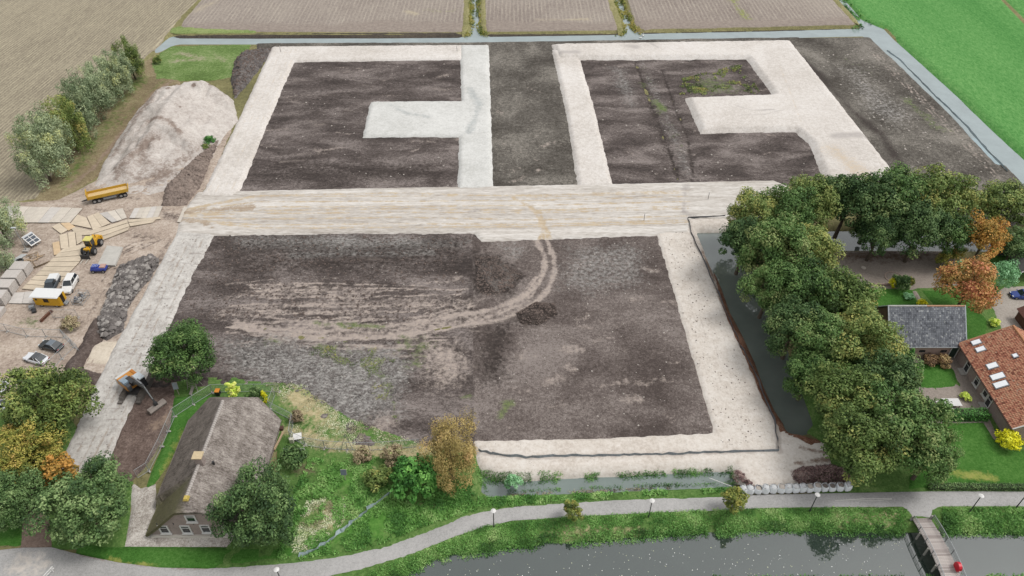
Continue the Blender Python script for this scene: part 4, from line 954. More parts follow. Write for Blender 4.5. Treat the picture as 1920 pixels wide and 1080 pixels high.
CV = [(560, 1180), (700, 1070), (850, 1010), (910, 985), (1060, 970), (1350, 955), (1600, 953), (1700, 955), (1700, 1010), (1350, 1015), (1100, 1030), (900, 1055), (760, 1110)]
bankplants('bank_plants', 'lush green bank plants between cycle path and canal, left of the bridge', CV, -.6, 1.0, 17000, .6, LM['reed'], 5, .25, keys=['canal'], dens_noise=.3)
bankplants('bank_plants', 'lush green bank plants along the canal right of the bridge', [(1768, 955), (2150, 955), (2150, 1015), (1768, 1012)], -.5, 2.6, 6500, .65, LM['reed'], 6, .26, keys=['canal'], dens_noise=.3)
bankplants('bank_plants', 'plant tips along the near canal bank at the bottom of the view', [(1000, 1080), (2150, 1068), (2150, 1110), (1000, 1120)], -.9, 1.5, 6000, .9, LM['reed'], 7, keys=['canal'])
bankplants('pond_plants', 'overgrown plant fringe along the upper edge of the pond', [(890, 880), (1100, 885), (1390, 872), (1385, 902), (1000, 915), (900, 915)], -.5, 1.2, 6500, .5, LM['reed'], 8, .22, keys=['pond'], dens_noise=.36)
bankplants('pond_plants', 'brown and green weeds along the lower pond edge', [(940, 915), (1400, 900), (1400, 925), (940, 935)], -.2, .6, 1500, .35, LM['brown'], 9, .2, keys=['pond'], dens_noise=.5)
bankplants('ditch_plants', 'dark plants fringing the ditch between two ploughed fields', [(870, -50), (912, -50), (914, 66), (868, 66)], -.6, 1.0, 3500, 1.0, LM['ygreen'], 10, .5, keys=['far_ditch'])
bankplants('ditch_plants', 'plants fringing the slanting ditch between ploughed fields', [(1120, -50), (1165, -50), (1205, 64), (1155, 66)], -.6, 1.0, 4000, 1.0, LM['ygreen'], 11, .5, keys=['far_ditch'])
bankplants('ditch_plants', 'plants fringing the ditch between field and bright meadow', [(1530, -50), (1590, -50), (1640, 50), (1600, 50)], -.4, 1.0, 2500, 1.0, LM['ivy'], 12, .5, keys=['far_ditch'])
def tufts(name, label, poly, n, h, mat, seed, holes=(), dn=.42, wid=.06):
    q, r_ = inpoly(poly, n, seed)
    k = fbm(q[:, 0], q[:, 1], 2.6, seed, 3) > dn; q = q[k]
    dw = water_out(q[:, 0], q[:, 1]); k = dw > .1; q = q[k]; dw = dw[k]
    for hp in holes:
        k = ~inside(q[:, 0], q[:, 1], W(hp)); q = q[k]; dw = dw[k]
    zg = -1.15 * (1 - np.clip(dw / 1.4, 0, 1) ** .8) + .05
    Pn = np.repeat(np.column_stack([q, zg]), 3, 0); Pn[:, :2] += r_.normal(0, .12, (len(Pn), 2))
    s_ = h * r_.uniform(.5, 1.3, len(Pn)); Pn[:, 2] += s_ * .4
    N_ = r_.normal(size=Pn.shape); N_[:, 2] = np.abs(N_[:, 2]) * .8 + .3
    tint = np.repeat(fbm(q[:, 0], q[:, 1], 2.0, seed + 9, 3), 3) * 1.3 - .15 + r_.normal(0, .1, len(Pn))
    return stuff(name, label, 'grass', leaves(name, Pn, N_, s_, tint, .35, up=(0, 0, .6)), mat)
LM['lawn'] = leaf_mat('grass_blades', ['3c5c28', '4e7032', '628240', '769050', '8c9860'], .3)
tufts('grass_tufts', 'grass tufts on the verge between cycle path and canal', CV, 22000, .24, LM['lawn'], 21, dn=.35)
tufts('grass_tufts', 'grass tufts on the verge right of the bridge', [(1768, 952), (2150, 952), (2150, 1005), (1768, 1003)], 6000, .3, LM['lawn'], 22, dn=.3)
RG = [(560, 1050), (700, 1025), (800, 985), (900, 955), (1050, 940), (1380, 922), (1370, 912), (1050, 925), (910, 930), (880, 900), (760, 860), (580, 860), (540, 950), (520, 1050)]
tufts('grass_tufts', 'lush grass on the slope between thatched house, willow and path', RG, 15000, .38, LM['lawn'], 23, dn=.4)
tufts('dry_grass', 'yellow dead grass behind the thatched house and along the fence', [(495, 718), (570, 722), (640, 780), (790, 830), (790, 850), (640, 850), (540, 830), (550, 780)], 4000, .22, LM['drygrass'], 24, dn=.45)
tufts('dry_grass', 'yellow dead grass patch on the slope left of the drain sheet', [(575, 940), (640, 930), (655, 970), (590, 1030), (540, 1040)], 2200, .22, LM['drygrass'], 25, dn=.4)
tufts('weeds', 'green weeds sprouting on the churned soil', [(560, 640), (800, 640), (790, 690), (745, 720), (745, 790), (690, 790), (690, 700), (560, 660)], 5000, .2, LM['olive'], 26, dn=.6)
tufts('weeds', 'low weeds in the far fenced soil square', [(1270, 150), (1320, 138), (1400, 118), (1425, 176), (1350, 180), (1275, 178)], 3500, .4, LM['olive'], 27, dn=.57)
# leaves drifting on the water
q, r_ = inpoly([(780, 1070), (1000, 1035), (1500, 1005), (1700, 1008), (1700, 1085), (800, 1100)], 300, 31)
A = np.column_stack([q, np.full(len(q), ZW + .02)])
stuff('floating_leaves', 'pale fallen leaves drifting on the canal', 'leaves', leaves('floating_leaves', A, np.tile((0, 0, 1.), (len(A), 1)) + r_.normal(0, .05, A.shape), r_.uniform(.05, .16, len(A)), r_.uniform(.1, .9, len(A)), .8), leaf_mat('floating_leaf', ['8c8468', 'b9b193', 'd8d2bc', 'e6e2d4'], .5))
# clods on the heaps and stones on the soil
def clods(name, label, poly, n, smin, smax, mat, seed, z=0., hs=None):
    q, r_ = inpoly(poly, n, seed); s_ = smin + (smax - smin) * r_.random(n) ** 2.5
    base = np.array([(1, 0, 0), (0, 1, 0), (-1, 0, 0), (0, -1, 0), (0, 0, 1), (.5, .6, .5), (-.6, -.4, .4)], float)
    fc = np.array([(0, 5, 4), (5, 1, 4), (1, 2, 4), (2, 6, 4), (6, 3, 4), (3, 0, 4), (0, 1, 5), (2, 3, 6)])
    V = base[None] * s_[:, None, None] * r_.uniform(.6, 1.3, (n, 7, 3)) * np.array([1, 1, .75])
    a = r_.uniform(0, 6.28, n); ca, sa = np.cos(a)[:, None], np.sin(a)[:, None]
    V[:, :, 0], V[:, :, 1] = V[:, :, 0] * ca - V[:, :, 1] * sa, V[:, :, 0] * sa + V[:, :, 1] * ca
    zz = z if hs is None else hs(q[:, 0], q[:, 1])
    V += np.column_stack([q, np.ones(n) * zz])[:, None, :]
    Fq = (fc[None] + 7 * np.arange(n)[:, None, None]).reshape(-1, 3)
    me = mesh_np(name, V.reshape(-1, 3), Fq)
    return stuff(name, label, 'clods', me, mat)
def on(objname):
    """height of a heap's surface under x, y: nearest mesh vertex"""
    me = bpy.data.objects[objname].data; co = np.empty(len(me.vertices) * 3, np.float32); me.vertices.foreach_get('co', co); co = co.reshape(-1, 3)
    def f(X, Y):
        out = np.empty(len(X))
        for i in range(0, len(X), 200):
            d = (X[i:i + 200, None] - co[None, :, 0]) ** 2 + (Y[i:i + 200, None] - co[None, :, 1]) ** 2
            out[i:i + 200] = co[d.argmin(1), 2]
        return out
    return f
M_clod = plain('grey_clods', '77716d', .95, .35, sc=.6); M_clod2 = plain('brown_clods', '6a5d56', .95, .35, sc=.6); M_stone = plain('pale_stones', 'b9b1a8', .9, .25, sc=.6)
clods('soil_clods', 'grey clods heaped along the left track', [(222, 505), (250, 490), (290, 480), (298, 492), (283, 520), (262, 545), (236, 585), (234, 615), (200, 635), (183, 625), (188, 600), (203, 560)], 1500, .12, .6, M_clod, 41, hs=on('clod_heap'))
clods('soil_clods', 'pale grey chunks on the clod heap along the left track', [(215, 520), (285, 490), (280, 520), (262, 545), (236, 585), (230, 620), (195, 632), (185, 610), (203, 560)], 260, .2, .75, plain('pale_clods', 'a39d97', .95, .3, sc=.6), 40, hs=on('clod_heap'))
clods('soil_clods', 'brown clods on the dirt heap beside the upper track', [(398, 275), (410, 262), (378, 342), (350, 380), (310, 384), (318, 350)], 900, .12, .5, plain('dirt_clods', '8b7c72', .95, .3, sc=.6), 42, hs=on('dirt_heap'))
clods('soil_clods', 'dark clods on the soil heap at the far left corner', [(457, 102), (508, 94), (497, 110), (468, 148), (442, 180), (435, 150), (441, 118)], 500, .15, .55, M_clod2, 43, hs=on('soil_heap'))
clods('soil_clods', 'clods on the soil heap inside the bend of the wheel tracks', [(888, 482), (930, 480), (980, 520), (965, 543), (930, 556), (893, 556)], 900, .08, .35, M_clod2, 44, hs=on('soil_heap.001'))
clods('soil_clods', 'clods on the dark heap outside the bend of the wheel tracks', [(968, 585), (1000, 568), (1042, 570), (1045, 590), (1010, 610), (973, 610)], 500, .08, .3, M_clod2, 45, hs=on('soil_heap.002'))
clods('soil_clods', 'rubble of broken clods on the rough soil behind the fence', [(430, 640), (560, 645), (740, 670), (760, 770), (690, 790), (600, 760), (540, 725), (440, 690)], 3200, .06, .3, M_clod, 46, .0)
clods('soil_clods', 'loose dark clods on the soil left of the wheel tracks', [(390, 440), (890, 445), (890, 560), (800, 600), (360, 600), (330, 620)], 3000, .06, .28, M_clod2, 47, .02)
clods('stones', 'pale stones strewn over the near soil plot', [(900, 470), (1225, 450), (1335, 805), (895, 820)], 300, .05, .2, M_stone, 48, .02)
clods('stones', 'pale stones strewn over the left soil plot', [(400, 445), (880, 445), (880, 760), (640, 780), (400, 680)], 250, .05, .2, M_stone, 49, .05)
clods('stones', 'pale stones strewn over the far left soil plot', [(550, 120), (860, 118), (855, 350), (460, 350)], 160, .08, .3, M_stone, 50, .02)
clods('stones', 'pale stones strewn over the far right soil plots', [(1100, 115), (1380, 115), (1540, 340), (1150, 342)], 160, .08, .3, M_stone, 51, .02)
clods('stones', 'pale stones and litter on the weedy soil along the far ditch', [(1510, 90), (1640, 90), (1880, 330), (1720, 330)], 250, .08, .35, M_stone, 52, .02)
clods('soil_crumbs', 'dark soil crumbs spilt on the right sand strip', [(1240, 450), (1290, 425), (1440, 830), (1350, 840)], 450, .03, .14, M_clod2, 53, .31)
clods('soil_crumbs', 'dark soil crumbs spilt on the left track', [(345, 450), (400, 445), (270, 690), (200, 870), (120, 870)], 450, .03, .16, plain('track_clods', 'a39b94', .95, .2, sc=.6), 54, .3)
# ------------------------------------------------------------------ buildings
def PX(u, v, x):                                 # the point of that sight line in the vertical plane x = const
    xc = (u - 960) / F; yc = -(v - 540) / F
    t = x / xc
    return (x, (math.cos(PITCH) + yc * math.sin(PITCH)) * t, H + (-math.sin(PITCH) + yc * math.cos(PITCH)) * t)
def PY(u, v, y):
    xc = (u - 960) / F; yc = -(v - 540) / F
    t = y / (math.cos(PITCH) + yc * math.sin(PITCH))
    return (xc * t, y, H + (-math.sin(PITCH) + yc * math.cos(PITCH)) * t)
def PS(u, v, f):                                 # ... on a slope z = f(x, y)
    z = 4.0
    for _ in range(30):
        p = P(u, v, z); z = f(p[0], p[1])
    return P(u, v, z)
def brick_mat(name, h1, h2, mortar):
    if name in _mats: return _mats[name]
    t = NT(name); b = t.node('TexBrick'); v = t.objc()
    m = t.node('Mapping'); m.inputs['Rotation'].default_value = (R(90), 0, 0)
    sep = t.node('SeparateXYZ'); t.lk(v, sep.inputs[0]); cx = t.node('CombineXYZ')
    t.lk(t.math('ADD', sep.outputs[0], sep.outputs[1]), cx.inputs[0]); t.lk(sep.outputs[2], cx.inputs[1])
    t.lk(cx.outputs[0], b.inputs['Vector']); b.inputs['Scale'].default_value = 1
    b.inputs['Color1'].default_value = S(h1); b.inputs['Color2'].default_value = S(h2); b.inputs['Mortar'].default_value = S(mortar)
    b.inputs['Brick Width'].default_value = .22; b.inputs['Row Height'].default_value = .065; b.inputs['Mortar Size'].default_value = .008
    n = t.noise(v, .8, 5, .7)
    c = t.mix(1.0, b.outputs['Color'], t.ramp(n, [(.3, .82), (.7, 1.12)]), 'MULTIPLY')
    t.bump(b.outputs['Fac'], -.3, .01)
    _mats[name] = t.done(c, .9, .2); return _mats[name]
M_white = plain('white_paint', 'e4e2de', .5, .05); M_glass = plain('window_glass', '2a3136', .08, .1, spec=.8); M_dark = plain('dark_metal', '3a3a3b', .5, .15)
M_lead = plain('lead_grey', '8c8f93', .6, .1); M_conc = plain('concrete', 'b4afa8', .9, .14); M_galv = plain('galvanised_steel', 'aeb1b2', .45, .08, metal=.3)
M_rubber = plain('tyre_rubber', '2b2b2c', .85, .1); M_rim = plain('wheel_rim', 'b0b2b4', .35, .1, metal=.6)
def window(parent, c, w_, h, axis, sill=True, bars=1):
    """c: middle of the opening on the wall face; axis: outward normal 'x-', 'y-' ..."""
    def bx(m, du, dz, su, sz, off, th):
        if axis[0] == 'y': m.box((c[0] + du, c[1] + (-1 if axis[1] == '-' else 1) * off, c[2] + dz), (su, th, sz))
        else: m.box((c[0] + (-1 if axis[1] == '-' else 1) * off, c[1] + du, c[2] + dz), (th, su, sz))
    f = MB(); t = .17
    bx(f, 0, h / 2 - t / 2, w_, t, .05, .14); bx(f, 0, -h / 2 + t / 2, w_, t, .05, .14)
    bx(f, -w_ / 2 + t / 2, 0, t, h - 2 * t, .05, .14); bx(f, w_ / 2 - t / 2, 0, t, h - 2 * t, .05, .14)
    if bars: bx(f, 0, h * .17, w_ - 2 * t, .07, .04, .1)
    wd = f.build('window', M_white, parent)
    g = MB(); bx(g, 0, 0, w_ - 2 * t, h - 2 * t, .015, .03); g.build('pane', M_glass, wd)
    if sill:
        s_ = MB(); bx(s_, 0, -h / 2 - .06, w_ + .2, .1, .1, .26); s_.build('sill', M_white, wd)
    return wd
def tilegrid(name, O, U, Vv, nu, nv, parent, mat, seed, th=.05, lap=1.18, sig=.2):
    """overlapping tiles: O lower corner, U along the eave, Vv up the slope (full vectors)"""
    r_ = np.random.default_rng(seed); O = np.array(O, float); U = np.array(U, float); Vv = np.array(Vv, float)
    Nn = np.cross(U, Vv); Nn /= np.linalg.norm(Nn); Nn = Nn if Nn[2] > 0 else -Nn
    i, j = np.meshgrid(np.arange(nu), np.arange(nv)); i = i.ravel(); j = j.ravel(); n = len(i)
    du = U / nu; dv = Vv / nv
    lift = r_.normal(0, .008, n)
    o = O + i[:, None] * du + j[:, None] * dv
    a, b = .03, .97
    pts = [(a, 0, .09), (.35, 0, .05), (.7, 0, .115), (b, 0, .09), (a, lap, .045), (.35, lap, .01), (.7, lap, .07), (b, lap, .045)]
    V = np.stack([o + p * du + q * dv + Nn * (h + lift)[:, None] for p, q, h in [(p, q, np.full(n, h)) for p, q, h in pts]] + [o + p * du + Nn * .01 for p in (a, b)], 1)
    fq = np.array([(0, 1, 5, 4), (1, 2, 6, 5), (2, 3, 7, 6), (8, 9, 3, 0)])
    Fq = (fq[None] + 10 * np.arange(n)[:, None, None]).reshape(-1, 4)
    me = mesh_np(name, V.reshape(-1, 3), Fq)
    at = me.attributes.new('tint', 'FLOAT', 'POINT'); at.data.foreach_set('value', np.repeat(r_.normal(.5, sig, n), 10).astype(np.float32))
    ob = link(name, me, mat, parent); ob['kind'] = 'stuff'; return ob
def tile_mat(name, cols, lichen=None, rough=.8):
    t = NT(name); n = t.noise(t.objc(), .35, 4, .6)
    f = t.math('ADD', t.attr('tint'), t.math('MULTIPLY_ADD', n, .8, -.4))
    k = len(cols); col = t.ramp(f, [(.1 + .8 * i / (k - 1), S(c)) for i, c in enumerate(cols)])
    if lichen:
        sp = t.ramp(t.noise(t.objc(), 1.9, 3, .6), [(.62, 0), (.68, 1)]); col = t.mix(sp, col, S(lichen))
    return t.done(col, rough, .25)

# --- the thatched farmhouse
FX, FY0, FY1 = -42.4, 53.6, 73.4
fh = thing('thatched_farmhouse', 'large thatched farmhouse with brick gable and white framed windows', 'farmhouse', (FX, FY0, 0))
HW, RZ, EZ = 6.9, 8.0, 2.2
def thz(x, y, left_low=True):
    ax = np.abs(x); z = RZ - ax * (RZ - EZ) / HW
    z = np.minimum(z, 6.5 + (y + .35) * 1.2)                     # front half hip
    z = np.minimum(z, 4.6 + (20.7 - y) * .95)                     # rear half hip
    low = (x < -.5) & (y < 5.0 + (-x) * -.08)
    z = np.where(low, z - 1.15 * np.clip((-x - .3) / 5.5, 0, 1), z)
    return z
cs = .28
gx = np.linspace(-7.15, 7.15, 54); gy = np.sort(np.concatenate([np.linspace(-.4, 20.5, 78), np.linspace(4.9, 5.6, 18)]))
X, Y = np.meshgrid(gx, gy)
cut = np.clip((np.abs(X) - 3.6) / 3.5, 0, 1) * np.clip((Y - 17.5) / 3, 0, 1); Yc = Y - cut * 2.2
Z = thz(X, Yc) + (fbm(X + 50, Yc * 1.0, 1.1, 9, 3) - .5) * .22
ny_, nx_ = X.shape
V = np.stack([X, Yc, Z], -1).reshape(-1, 3); idx = np.arange(nx_ * ny_).reshape(ny_, nx_)
q = np.stack([idx[:-1, :-1], idx[:-1, 1:], idx[1:, 1:], idx[1:, :-1]], -1).reshape(-1, 4)
ringi = np.concatenate([idx[0, :], idx[1:, -1], idx[-1, -2::-1], idx[-2:0:-1, 0]])
low = V[ringi] + np.array([0, 0, -.42]); low[:, 0] *= .985; lowi = np.arange(len(ringi)) + len(V)
q2 = np.stack([ringi, np.roll(ringi, -1), np.roll(lowi, -1), lowi], -1)
thm = NT('thatch'); vv = thm.objc()
n1 = thm.noise(thm.mapping(vv, (1, 1.0, 1)), .55, 6, .75); n2 = thm.noise(thm.mapping(vv, (.5, 2.4, .5)), 2.4, 5, .75); n4 = thm.noise(thm.mapping(vv, (1, 1, 1)), 5.0, 3, .7)
sfac = thm.math('ADD', thm.math('MULTIPLY_ADD', n1, 1.5, -.3), thm.math('ADD', thm.math('MULTIPLY_ADD', n2, 1.4, -.7), thm.math('MULTIPLY_ADD', n4, .9, -.4)))
tc = thm.ramp(sfac, [(.12, S('5a524b')), (.5, S('918881')), (.92, S('bfb7ae'))])
sepx = thm.node('SeparateXYZ'); thm.lk(vv, sepx.inputs[0])
moss = thm.math('MULTIPLY', thm.ramp(thm.math('MULTIPLY_ADD', sepx.outputs[0], -.5, .0), [(.0, 0), (.35, 1)]), thm.ramp(sfac, [(.2, .35), (.75, 1)]))
tc = thm.mix(moss, tc, thm.mix(thm.ramp(sfac, [(.25, 0), (.8, 1)]), S('4c443d'), S('938980')))
ml = thm.math('MULTIPLY', thm.ramp(thm.math('MULTIPLY_ADD', sepx.outputs[0], -.4, .0), [(.0, 0), (.7, 1)]), thm.ramp(thm.math('MULTIPLY_ADD', sepx.outputs[1], -.25, 1.35), [(.1, 0), (.35, 1)]))
tc = thm.mix(thm.math('MULTIPLY', ml, thm.math('MULTIPLY_ADD', n1, .9, .15)), tc, S('6b6b40'))
thm.bump(n2, .9, .12); M_thatch = thm.done(tc, .95, .1)
roof = link('thatched_roof', mesh_np('thatched_roof', np.concatenate([V, low]), np.concatenate([q, q2])), M_thatch, fh)
M_fbrick = brick_mat('old_brick', '9a8983', 'ab9a92', 'b2a8a1')
m = MB()
gab = [(-6.4, 0), (6.6, 0)] + [(float(x), max(.3, float(thz(np.array(x), np.array(-.05))) - .42)) for x in np.linspace(6.6, -6.4, 27)]
m.loft([[(x, 0, z) for x, z in gab], [(x, .35, z) for x, z in gab]])
m.build('gable_wall', M_fbrick, fh)
m = MB(); gab2 = [(-6.2, 0), (6.2, 0), (6.2, 2.0), (3.3, 4.4), (-3.3, 4.4), (-6.2, 1.9)]
m.loft([[(x, 18.7, z) for x, z in gab2], [(x, 18.3, z) for x, z in gab2]]); m.build('rear_wall', M_fbrick, fh)
m = MB(); m.box((-6.3, 11.8, .75), (.35, 12.8, 1.5)).box((-6.1, 2.9, .3), (.3, 4.9, .6)); m.build('side_wall', M_fbrick, fh)
m = MB(); m.box((6.4, 9.3, .95), (.35, 17.8, 1.9)); m.build('side_wall', M_fbrick, fh)
m = MB(); m.box((0, -.16, .2), (13.2, .3, .4)); m.build('plinth', plain('plinth_render', 'd6d0c4', .8, .08), fh)
for u, v, w_, h in [(308, 992, 1.35, 1.9), (349, 992, 1.35, 1.9), (386, 991, 1.35, 1.9), (358, 972, 1.4, 1.6), (428, 991, 1.35, 1.9)]:
    p = PY(u, v, FY0); window(fh, (p[0] - FX, 0, p[2]), w_, h, 'y-')
for u, v in [(276, 993), (294, 982), (306, 977), (325, 982), (324, 965), (363, 982), (380, 965)]:
    p = PY(u, v, FY0); m = MB(); m.box((p[0] - FX, -.03, p[2]), (.1, .06, .3)); m.build('wall_anchor', M_dark, fh)
M_ridge = plain('ridge_tile', 'b9b1aa', .8, .25)
ridge_me = None
ry = np.arange(1.2, 17.2, .36)
for i, y in enumerate(ry):
    if ridge_me is None:
        m = MB(); n_ = 7
        ring = lambda y_, r0: [(r0 * math.sin(R(-80 + 160 * k / (n_ - 1))), y_, r0 * .75 * math.cos(R(-80 + 160 * k / (n_ - 1)))) for k in range(n_)]
        m.loft([ring(-.17, .27), ring(.17, .22)], cap=False, close=False); m.loft([ring(-.17, .21), ring(-.17, .27)], cap=False, close=False)
        ridge_me = m.mesh('ridge_tile'); ridge_me.materials.append(M_ridge)
    o = link('ridge_tile', ridge_me, None, fh); o.location = (random.uniform(-.02, .02), y, RZ - .13 + random.uniform(-.015, .015)); o.rotation_euler = (R(-3), 0, random.uniform(-.03, .03))
m = MB(); m.box((0, .85, RZ - .1), (.75, .8, .35), tx=.6, ty=.7); m.build('ridge_end', plain('yellow_lichen_tile', 'c0aa58', .8, .2), fh)
p = P(375, 868, 7.6)
ch = MB().box((p[0] - FX + .15, p[1] - FY0, 8.2), (1.0, .9, 2.0)).build('chimney', M_fbrick, fh)
MB().box((p[0] - FX + .15, p[1] - FY0, 9.29), (1.35, 1.25, .16)).build('chimney_cap', plain('chimney_cap', 'cdb995', .8, .1), ch)
p = PS(401, 870, lambda x, y: float(thz(np.array(x - FX), np.array(y - FY0))))
MB().cyl((p[0] - FX, p[1] - FY0, p[2] - .2), (p[0] - FX, p[1] - FY0, p[2] + .55), .16).build('vent_pipe', M_dark, fh)

# --- the grey barn
BX0, BX1, BYF, BYR, BZE, BZR = 63.2, 76.0, 86.7, 91.55, 2.75, 7.6
gb = thing('tiled_barn', 'brick barn with a grey tiled roof spotted with lichen', 'barn', ((BX0 + BX1) / 2, BYR, 0))
hw = (BX1 - BX0) / 2; d = BYR - BYF
M_pink = brick_mat('pink_brick', 'b39688', 'c0a598', 'b9aaa0'); M_brownb = brick_mat('brown_brick', '86695a', '937668', '8f7d71')
m = MB(); m.box((0, -d + .45, 1.3), (2 * hw - .6, .3, 2.6)); m.build('front_wall', M_pink, gb)
m = MB(); m.box((0, d - .45, 1.3), (2 * hw - .6, .3, 2.6)); m.build('rear_wall', M_pink, gb)
for s in (-1, 1):
    gp = [(-d + .3, 0), (d - .3, 0), (d - .3, 2.75), (0, 7.35), (-d + .3, 2.75)]
    m = MB(); m.loft([[(s * (hw - .3), y, z) for y, z in gp], [(s * (hw - .05), y, z) for y, z in gp]]); m.build('gable_wall', M_brownb if s < 0 else M_pink, gb)
M_slate = tile_mat('grey_tiles', ['54565b', '686b71', '7c7f85', '8f9297', 'b4b6b7'], 'c2c4c2')
for s in (-1, 1):
    sl_ = MB(); sl_.slab([(-hw, s * d, BZE - .08), (hw, s * d, BZE - .08), (hw, 0, BZR - .08), (-hw, 0, BZR - .08)] if s < 0 else [(hw, d, BZE - .08), (-hw, d, BZE - .08), (-hw, 0, BZR - .08), (hw, 0, BZR - .08)], .12)
    rf_ = sl_.build('roof', plain('roof_deck', '55504c', .9), gb)
    tilegrid('roof_tiles', (-hw, s * d, BZE), (2 * hw, 0, 0), (0, -s * d, BZR - BZE), 44, 20, rf_, M_slate, 5, sig=.13)
for s in (-1, 1):
    for e in (-1, 1):
        m = MB(); m.cyl((s * (hw + .06), e * d, BZE + .06), (s * (hw + .06), 0, BZR + .1), .11, n=6); m.build('verge_board', plain('pale_zinc', 'c3c8cc', .5, .06), gb)
m = MB()
m.cyl((-hw, 0, BZR + .05), (0, 0, BZR + .05), .15, n=8); m.build('ridge', plain('grey_ridge', 'b4b3ae', .8, .15), gb)
m = MB(); m.cyl((0, 0, BZR + .05), (hw, 0, BZR + .05), .15, n=8); m.build('ridge', plain('orange_ridge', 'b98f72', .8, .2), gb, label='orange ridge tiles')
m = MB(); m.cyl((-hw, -d - .08, BZE - .02), (hw, -d - .08, BZE - .02), .08, n=6); m.build('gutter', M_galv, gb)
for u in (1690, 1728, 1768):
    p = PY(u, 660, BYF + .3); m = MB(); m.box((p[0] - gb.location.x, -d + .27, 1.5), (1.0, .06, .45)); m.build('window', M_glass, gb)
p = PY(1784, 665, BYF + .3); bx_ = p[0] - gb.location.x
dr = MB().box((bx_, -d + .26, 1.15), (1.1, .08, 2.3)).build('door', plain('dark_green_door', '2f4238', .5, .1), gb)
for o_ in (-.62, .62, 1.1): MB().box((bx_ + o_, -d + .2, 1.2), (.12, .12, 2.4)).build('door_post', M_white, gb)
m = MB(); p = PX(1646, 594, BX0); m.box((-hw - .0, p[1] - BYR, p[2]), (.2, .5, .7)); m.build('window', M_glass, gb)

# --- red roofed farmhouse
RX, RY0, RY1, EZr, RZr = 82.1, 69.3, 87.2, 3.1, 7.2
rh = thing('red_roofed_farmhouse', 'long brick farmhouse with a red tiled roof and white skylights', 'farmhouse', (RX, RY0, 0))
ew = RX - 74.75; L_ = RY1 - RY0; wx = ew - .8
M_redt = tile_mat('red_tiles', ['84503f', 'a86c56', 'be8066', 'ca9074', 'cc9a7a', 'bd8c70'], 'bb9d86')
rsl = lambda x, y: EZr + (x - (RX - ew)) * (RZr - EZr) / ew
for s in (-1, 1):
    sl_ = MB(); qd = [(s * ew, 0, EZr - .1), (s * ew, L_, EZr - .1), (0, L_, RZr - .1), (0, 0, RZr - .1)]
    sl_.slab(qd if s > 0 else qd[::-1], .14); rf_ = sl_.build('roof', plain('roof_deck', '55504c', .9), rh)
    tilegrid('roof_tiles', (s * ew, 0, EZr), (0, L_, 0), (-s * ew, 0, RZr - EZr), 60, 24, rf_, M_redt, 6)
    if s < 0: redroof = rf_
m = MB(); m.cyl((0, 0, RZr + .06), (0, L_, RZr + .06), .2, n=8); m.build('ridge', plain('ridge_terracotta', 'c08a64', .8, .2), rh)
for y_ in (0, L_):
    for s in (-1, 1):
        m = MB(); m.cyl((s * ew, y_, EZr + .05), (0, y_, RZr + .1), .1, n=6); m.build('verge_board', plain('verge_terracotta', 'b98868', .8, .2) if y_ else M_white, rh)
m = MB(); m.cyl((-ew - .08, 0, EZr - .05), (-ew - .08, L_, EZr - .05), .1, n=6); m.build('gutter', plain('dark_gutter', '5a4238', .6), rh)
for s in (-1, 1): MB().box((s * wx, L_ / 2, EZr / 2 + .05), (.35, L_ - .8, EZr + .1)).build('side_wall', M_pink if s > 0 else brick_mat('light_brick', 'a8938c', 'b6a29a', 'b4a9a3'), rh)
for y_ in (.3, L_ - .6):
    gp = [(-wx - .15, 0), (wx + .15, 0), (wx + .15, EZr + .4), (0, RZr - .15), (-wx - .15, EZr + .4)]
    m = MB(); m.loft([[(x, y_, z) for x, z in gp], [(x, y_ + .3, z) for x, z in gp]]); m.build('gable_wall', _mats['light_brick'], rh)
xw = RX - wx - .175
for u, v, w_, h in [(1832, 716, 1.3, 1.7), (1849, 737, 1.3, 1.7)]:
    p = PX(u, v, xw); window(rh, (-wx - .175, p[1] - RY0, max(p[2], 1.2)), w_, h, 'x-')
for u, v in [(1813, 690), (1857, 749)]:
    p = PX(u, v, xw); window(rh, (-wx - .175, p[1] - RY0, 1.25), 1.3, 2.3, 'x-', False)
    MB().box((-wx - .7, p[1] - RY0, .12), (.9, 1.5, .24)).build('doorstep', M_conc, rh)
M_sky = plain('skylight_sky_reflection', 'f4f6f8', .1, .02, spec=1.0, k=1.1)  # pane base painted white to stand in for the bright sky's reflection
slope = math.atan((RZr - EZr) / ew)
for u, v, a, b in [(1830, 643, .8, 1.25), (1838, 656, .8, 1.25), (1903, 668, .6, .6), (1860, 687, .9, 1.4), (1870, 707, .95, 1.8), (1876, 722, .95, 1.8)]:
    p = PS(u, v, rsl)
    f_ = MB(); f_.box((p[0] - RX, p[1] - RY0, p[2] + .1), (b + .25, a + .25, .2), ry=-slope); f_ = f_.build('skylight', M_lead, rh)
    MB().box((p[0] - RX - .06, p[1] - RY0, p[2] + .2), (b, a, .12), ry=-slope).build('pane', M_sky, f_)

